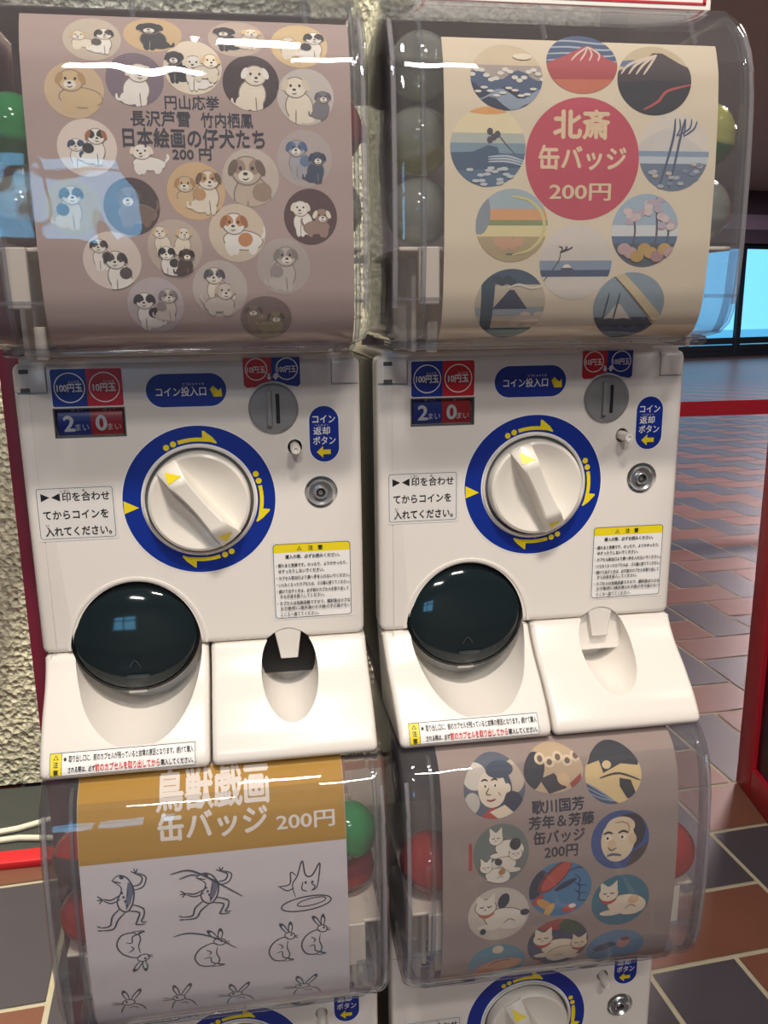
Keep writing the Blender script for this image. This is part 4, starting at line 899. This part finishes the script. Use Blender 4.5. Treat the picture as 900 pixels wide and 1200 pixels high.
def face(d, skin, hair, robe, fx=1):
    X = lambda l: [(fx*x, y) for x, y in l]
    d.p(X([(-.75, -1.1), (.0, -.5), (.9, -.55), (1.1, -1.1)]), robe); d.p(X(ell(.05, .0, .52, .66, 24)), hair); d.p(X(ell(-.08, -.02, .46, .60, 24)), skin); d.p(X(ell(.2, .55, .45, .25, 20)), hair); d.p(X(ell(.42, -.02, .10, .16, 12)), skin)
    for x in (-.3, .02): d.p(X(ell(x, .1, .08, .05, 12)), '#f4ead8'); d.p(X(ell(x, .1, .035, .04, 10)), '#20222a'); d.s(X([(x-.12, .26), (x, .3), (x+.1, .25)]), .05, '#2a2526')
    d.s(X([(-.18, .05), (-.28, -.14), (-.12, -.18)]), .045, '#7a5a44'); d.s(X([(-.28, -.34), (-.14, -.38), (.02, -.33)]), .06, '#8c3b34'); d.s(X([(.1, -.1), (.2, -.25)]), .03, '#a58464')
CRF = '#e8d2ae'
P4 = [(-0.0586, 0.3040, 0.0257, 0.0238), (-0.008, 0.3130, 0.0254, 0.0170), (0.0427, 0.3055, 0.0245, 0.0230), (-0.0544, 0.2495, 0.0235, 0.0262), (0.048, 0.2501, 0.0255, 0.0265), (-0.0029, 0.2104, 0.0272, 0.0256), (-0.0556, 0.1930, 0.0262, 0.0256), (0.0509, 0.1925, 0.0257, 0.0250), (-0.0022, 0.1560, 0.0268, 0.0250), (-0.0549, 0.1420, 0.0249, 0.0200), (0.0505, 0.1430, 0.0262, 0.0190)]
d = Disc(P4[0], '#5a6272'); d.o(-.6, .4, .4, .4, '#d8cfc0'); d.o(.65, .3, .35, .5, '#c9b8a6'); face(d, '#ecdcc4', '#3b4a60', '#b4443c'); d.o(.6, -.5, .3, .4, '#2c3548', 20); d.o(-.75, -.4, .25, .35, '#c8c1b4'); d.p([(-.2, -.75), (.3, -.55), (.6, -.85), (.2, -1.1)], '#e8d6ba'); lay(d.a, 'badge_picture')
d = Disc(P4[1], '#c9ae8c'); d.o(-.8, -.1, .45, .9, '#252a38', -20); [d.o(-.4+.3*i, .5-.15*(i % 2), .18, .22, '#e0cbab') for i in range(5)]; [d.o(-.4+.3*i, .5-.15*(i % 2), .09, .12, '#6f5a4c') for i in range(5)]; d.p([(-.5, -.3), (.0, -.1), (.4, -.8), (-.2, -1)], '#33303a'); d.o(.3, -.4, .2, .3, '#d9b98f', 20); d.p([(.5, -.6), (.9, -.2), (.9, -.8), (.6, -.95)], '#9c3f38'); lay(d.a, 'badge_picture')
d = Disc(P4[2], '#e2c58c'); d.p([(-.9, .4), (-.6, .9), (.3, 1.1), (1, .6), (.9, .25), (.3, .35), (-.35, .1), (-.45, .5)], '#2b2f3b'); d.o(-.2, .35, .16, .13, '#e9cf9d'); d.p([(-1.1, -.1), (-.2, -.75), (.3, -1.1), (-1, -1.1)], '#3e4e6e'); d.p([(.2, -.1), (.6, -.2), (.8, -.8), (.45, -.85), (.2, -.4)], '#23262f'); [d.s([(-1, -.15-.15*i), (-.5, -.5-.12*i), (.0, -.9)], .05, '#8797ab') for i in range(3)]; d.s([(-.5, -.05), (.2, .05), (.95, -.25)], .07, '#3c3431'); lay(d.a, 'badge_picture')
d = Disc(P4[3], '#6f7872'); cat(d, .1, .35, .75, '#ece2d0', '#c08a4c', None, 1); cat(d, .25, -.2, .7, '#e6dcc9', '#34333a', None, -1); cat(d, -.3, -.55, .65, '#eee5d4', '#b98a52', None, 1); d.o(.5, .3, .2, .2, '#2f2e35'); lay(d.a, 'badge_picture')
d = Disc(P4[4], '#33508c'); d.p([(.2, -1.1), (.45, -.45), (1.1, -.1), (1.1, -1.1)], '#4d4038'); d.o(.25, .25, .62, .62, '#23262f'); d.o(-.08, .0, .58, .74, CRF); d.o(.0, .45, .5, .34, CRF); d.o(.42, .0, .14, .2, '#e0c49c'); d.p([(.35, .7), (.75, .62), (.8, .75), (.45, .85)], '#23262f')
d.s([(-.58, .24), (-.42, .30), (-.26, .24)], .08, '#23222a'); d.s([(-.08, .24), (.1, .30), (.28, .22)], .08, '#23222a')
for x_ in (-.42, .08): d.o(x_, .10, .12, .09, '#f3ead9'); d.o(x_-.02, .10, .045, .05, '#1c1d24')
d.o(-.28, -.14, .16, .18, '#dfc39a'); d.s([(-.42, -.2), (-.3, -.32), (-.12, -.24)], .05, '#7a5a44'); d.s([(-.45, -.5), (-.25, -.46), (.05, -.52)], .09, '#5a6488'); d.s([(.2, .6), (.3, .4), (.25, .2)], .03, '#a58464'); d.s([(-.2, .6), (.05, .62), (.2, .55)], .03, '#a58464'); lay(d.a, 'badge_picture')
d = Disc(P4[5], '#4a7fa6'); d.o(-.75, .25, .28, .55, '#2b3346', -20); d.o(-.2, .48, .72, .30, '#7c3436', 48); d.o(-.15, .5, .66, .22, '#c4503e', 48); d.p([(-.75, -.2), (-.5, -.1), (-.62, -.55), (-.95, -.45)], '#b5443a'); d.o(.15, .15, .4, .1, '#25324e', 28); d.o(-.5, -.5, .3, .14, '#d59a4e', -40); d.o(-.35, -.75, .3, .12, '#dfae62', 60); d.o(.3, -.75, .24, .14, '#c94a40', 20); d.o(.4, -.66, .12, .08, '#f0e6da')
[d.s([(.45, .5-.28*i), (.62, .3-.28*i), (.6, .1-.28*i), (.85, .05-.28*i)], .05, '#22406a') for i in range(3)]; d.s([(.2, .65), (.6, .75), (.9, .6)], .05, '#22406a'); lay(d.a, 'badge_picture')
d = Disc(P4[6], '#d2c4b4'); cat(d, -.05, .1, 1.0, '#ece0cd', None, '#bf6a4c', 1); d.o(.15, .5, .18, .28, '#27303f', -20); d.o(.85, .0, .15, .12, '#27303f'); d.o(-.5, -.6, .1, .12, '#27303f'); lay(d.a, 'badge_picture')
d = Disc(P4[7], '#2f7286'); cat(d, -.05, .1, 1.0, '#eddcc0', '#e0b98a', '#c33d3d', 1); lay(d.a, 'badge_picture')
d = Disc(P4[8], '#2c4560'); d.o(-.2, .85, .6, .3, '#a53a38'); d.o(.5, .7, .5, .35, '#33503f'); cat(d, -.15, .05, .95, '#ecdcc0', None, '#b4433e', 1); cat(d, .4, -.25, .8, '#e6d3b3', None, '#b4433e', -1); d.o(-.9, -.8, .4, .2, '#b77a52'); lay(d.a, 'badge_picture')
d = Disc(P4[9], '#5f8fa0'); d.o(.1, -.2, .8, .38, '#d39a72', 12); d.o(-.5, -.5, .4, .25, '#c98b64'); d.o(.0, .75, .2, .2, '#d8c7a6'); d.s([(-.3, -.1), (.1, .1), (.5, .1)], .05, '#7a5140'); lay(d.a, 'badge_picture')
d = Disc(P4[10], '#5783a2'); d.o(-.4, .1, .4, .2, '#2c4668', 25); d.s([(-.8, -.3), (-.2, .1), (.4, .2)], .08, '#2c4668'); d.o(.25, .2, .22, .3, '#c98f86'); d.o(.3, .45, .16, .12, '#7c3e46'); lay(d.a, 'badge_picture')
a = Art(); a.poly([(-0.0815, 0.2610), (-0.0785, 0.2610), (-0.0785, 0.2370), (-0.0815, 0.2370)], ink('#b23a40')); lay(a, 'red_seal')
a = Art(); a.text('歌川国芳', -0.006, 0.2860, 0.0222, 0.0054, DKT, 0.03); a.text('芳年＆芳藤', -0.0031, 0.2730, 0.0278, 0.0056, DKT, 0.03); a.text('缶バッジ', -0.005, 0.2595, 0.0218, 0.0058, DKT, 0.03); a.text('200円', -0.0033, 0.2460, 0.0142, 0.0052, DKT, 0.022); lay(a, 'lettering')

# ------------------------------------------------------------------ toy capsules
def cmat(name, tint, edge, col, body): return clear('capsule_' + name, tint, edge, ior=1.45, rough=0.04, body=body, bodycol=col)
CM = {'red': cmat('red', 'ea6a64', 'b03438', 'cc4846', 0.45), 'green': cmat('green', '62c684', '2a8050', '3fb06a', 0.45), 'clear': cmat('clear', 'eef1ee', 'b4bdb4', 'dfe3d8', 0.14), 'yellow': cmat('yellow', 'e6e6a8', 'a8ac64', 'd8d884', 0.35), 'smoke': cmat('smoke', 'b8a2a2', '6e5a5c', '9a8484', 0.22)}
def capsule(k, x, y, z, r, low, top, label, tilt=(0.3, 0.2)):
    X, Y, Z = OFF[k]
    t = thing('toy_capsule', label, 'toy capsule', (X+x, Y+y, Z+ZD+z), 0, 'toy capsules in the clear domes'); t.rotation_euler = (tilt[0], tilt[1], 0)
    for nm, sgn, m_ in (('capsule_base', -1, low), ('capsule_lid', 1, top)):
        bm = bmesh.new(); n = 28; rr = []
        pr = [(r*1.03, 0.0), (r*1.03, sgn*r*0.10)] + [(r*math.cos(t_), sgn*r*math.sin(t_)) for t_ in [PI/2*i/10 for i in range(1, 11)]]
        for q, zz in pr:
            rr.append([bm.verts.new((q*math.cos(2*PI*i/n), q*math.sin(2*PI*i/n), zz)) for i in range(n)] if q > 1e-5 else [bm.verts.new((0, 0, zz))])
        for A_, B_ in zip(rr, rr[1:]):
            for i in range(n):
                j = (i+1) % n
                if len(B_) == 1: bm.faces.new((A_[i], A_[j], B_[0]))
                else: bm.faces.new((A_[i], A_[j], B_[j], B_[i]))
        bmesh.ops.recalc_face_normals(bm, faces=bm.faces)
        o = obj(nm, bm, CM[m_], t, smooth=50); md = o.modifiers.new('wall', 'SOLIDIFY'); md.thickness = 0.0012; md.offset = -1
capsule('UL', -0.1060, -0.028, 0.216, 0.024, 'smoke', 'clear', 'smoky capsule low at the left edge of the upper left dome')
capsule('UL', -0.1070, -0.028, 0.268, 0.024, 'green', 'green', 'green capsule at the left edge of the upper left dome')
capsule('UL', 0.1040, -0.048, 0.216, 0.024, 'yellow', 'clear', 'pale capsule under the red one at the right of the upper left dome')
capsule('UL', 0.1055, -0.048, 0.268, 0.024, 'red', 'red', 'red capsule at the right edge of the upper left dome')
capsule('UR', -0.1050, -0.032, 0.216, 0.024, 'clear', 'clear', 'clear capsule at the foot of the left pile in the upper right dome', (0.9, 0.2))
capsule('UR', -0.1040, -0.026, 0.266, 0.024, 'yellow', 'clear', 'yellowish capsule in the middle of the left pile in the upper right dome', (0.5, -0.5))
capsule('UR', -0.1030, -0.030, 0.3145, 0.023, 'clear', 'clear', 'clear capsule on top of the left pile in the upper right dome', (0.1, 0.1))
capsule('UR', 0.1040, -0.0500, 0.216, 0.024, 'clear', 'clear', 'clear capsule under the green one at the right of the upper right dome')
capsule('UR', 0.1040, -0.0500, 0.268, 0.024, 'green', 'yellow', 'green capsule at the right edge of the upper right dome')
capsule('LL', -0.1060, -0.050, 0.2137, 0.024, 'red', 'red', 'red capsule below the smoky one at the left of the lower left dome')
capsule('LL', -0.1070, -0.0500, 0.2645, 0.0245, 'smoke', 'red', 'smoky capsule with a red half at the left of the lower left dome', (-0.5, 0.2))
capsule('LL', 0.1020, -0.020, 0.213, 0.024, 'red', 'red', 'red capsule below the green one in the lower left dome')
capsule('LL', 0.1020, -0.036, 0.255, 0.0245, 'green', 'green', 'green capsule at the right edge of the lower left dome', (0.2, 0.6))
capsule('LR', -0.1040, -0.036, 0.216, 0.026, 'red', 'red', 'dark red capsule at the left edge of the lower right dome')
capsule('LR', 0.1010, -0.0530, 0.217, 0.0270, 'red', 'red', 'red capsule at the right edge of the lower right dome', (0.4, -0.3))

# ------------------------------------------------------------------ things around the machines
RF = mat('red_lacquer_frame', 'b01a2c', 0.35, var=0.05)
# sign card on top of the right-hand machine
t = thing('sign_card', 'white card with a red border line standing on top of the right machine', 'sign', (PITCH, 0, ZD+0.358))
bm = bmesh.new(); bx(bm, -0.105, 0.115, -0.0300, -0.0270, 0.0, 0.16, 0.0005, 1); obj('card', bm, mat('card_white', 'f1eee8', 0.5), t)
bm = bmesh.new()
for q in ((-0.101, 0.111, 0.0035, 0.0050), (-0.101, 0.111, 0.1535, 0.156), (-0.101, -0.0985, 0.004, 0.156), (0.1085, 0.111, 0.004, 0.156)): bx(bm, q[0], q[1], -0.0305, -0.0300, q[2], q[3])
obj('border_line', bm, mat('card_red', 'c22f3c', 0.5), t)
# maroon side board by the left-hand column
t = obj('side_board', bmesh.new(), RF); bpy.data.objects.remove(t)
bm = bmesh.new(); bx(bm, -0.1565, -0.1385, 0.055, 0.34, 0.0, 1.24, 0.0015, 2)
tag(obj('side_board', bm, mat('maroon_board', '7a2338', 0.5, var=0.06)), 'narrow maroon board standing against the left side of the machines', 'board')
# red framed sign board on the right
bd = Vector((1.0338, 0.8348, 0)); be = Vector((1.0096, 0.6776, 0)); dr_ = (be-bd).normalized(); ang = math.atan2(dr_.y, dr_.x)
t = thing('sign_board', 'red framed black sign board standing on the floor at right', 'sign board', (bd.x, bd.y, 0), ang)
# local x runs along the board towards the viewer, local -y is the face seen from the machines
W_, H_, F_w, D_ = 0.62, 1.45, 0.068, 0.05
bm = bmesh.new()
for q in ((0, F_w, 0, H_), (W_-F_w, W_, 0, H_), (F_w, W_-F_w, 0, F_w), (F_w, W_-F_w, H_-F_w, H_)): bx(bm, q[0], q[1], 0, D_, q[2], q[3], 0.003, 2)
obj('red_frame', bm, RF, t)
bm = bmesh.new(); bx(bm, F_w-0.004, W_-F_w+0.004, 0.010, D_-0.006, F_w-0.004, H_-F_w+0.004); obj('black_panel', bm, mat('board_black', '10141c', 0.25), t)
# belt barrier in the hall
t = thing('belt_barrier', 'red belt of a crowd barrier stretched across the hall', 'barrier', (1.9, 3.35, 0))
bm = bmesh.new(); bx(bm, -0.75, 1.75, -0.0015, 0.0015, 0.445, 0.520); obj('belt', bm, mat('belt_red', 'b0122c', 0.6, var=0.06), t)
for x in (-0.78, 1.78):
    bm = bmesh.new()
    def ring_(r0, z_): return [bm.verts.new((x + r0*math.cos(2*PI*i/24), r0*math.sin(2*PI*i/24), z_)) for i in range(24)]
    pr = [(0.15, 0.0), (0.15, 0.012), (0.06, 0.028), (0.03, 0.035), (0.03, 0.54), (0.026, 0.55), (0.001, 0.552)]
    rr = [ring_(*q) for q in pr]
    for A_, B_ in zip(rr, rr[1:]):
        for i in range(24): bm.faces.new((A_[i], A_[(i+1) % 24], B_[(i+1) % 24], B_[i]))
    obj('post', bm, STEEL, t)
bm = bmesh.new(); bx(bm, -4.4, -0.15, 0.835, 1.068, 0.0, 0.005, 0.001, 1); struct(obj('floor_shade_slab', bm, mat('painted_floor_shade', '3c3f3e', 0.6, var=0.15)))  # thin slab over the floor; the shade by the wall is its dark colour
# red bar and cables on the floor by the wall
bm = bmesh.new(); bx(bm, -1.6, -0.20, 0.785, 0.825, 0.0, 0.015, 0.003, 2)
tag(obj('floor_bar', bm, mat('red_bar', 'c4202a', 0.45)), 'flat red bar lying on the floor at lower left', 'bar')
CAB = mat('cable_cream', 'd9d4c2', 0.5)
bm = bmesh.new(); tube(bm, [(-1.5, 0.90, 0.011), (-0.9, 0.88, 0.011), (-0.6, 0.875, 0.011), (-0.45, 0.90, 0.011), (-0.36, 0.935, 0.011), (-0.1, 0.99, 0.011)], 0.006, 10)
tag(obj('power_cable', bm, CAB), 'cream cable on the floor nearest the rough wall', 'cable')
bm = bmesh.new(); tube(bm, [(-1.5, 0.85, 0.011), (-0.75, 0.852, 0.011), (-0.52, 0.862, 0.011), (-0.44, 0.868, 0.011), (-0.37, 0.855, 0.011), (-0.20, 0.852, 0.011)], 0.006, 10)
tag(obj('power_cable', bm, CAB), 'cream cable looping beside the red floor bar', 'cable')
bpy.context.view_layer.update()
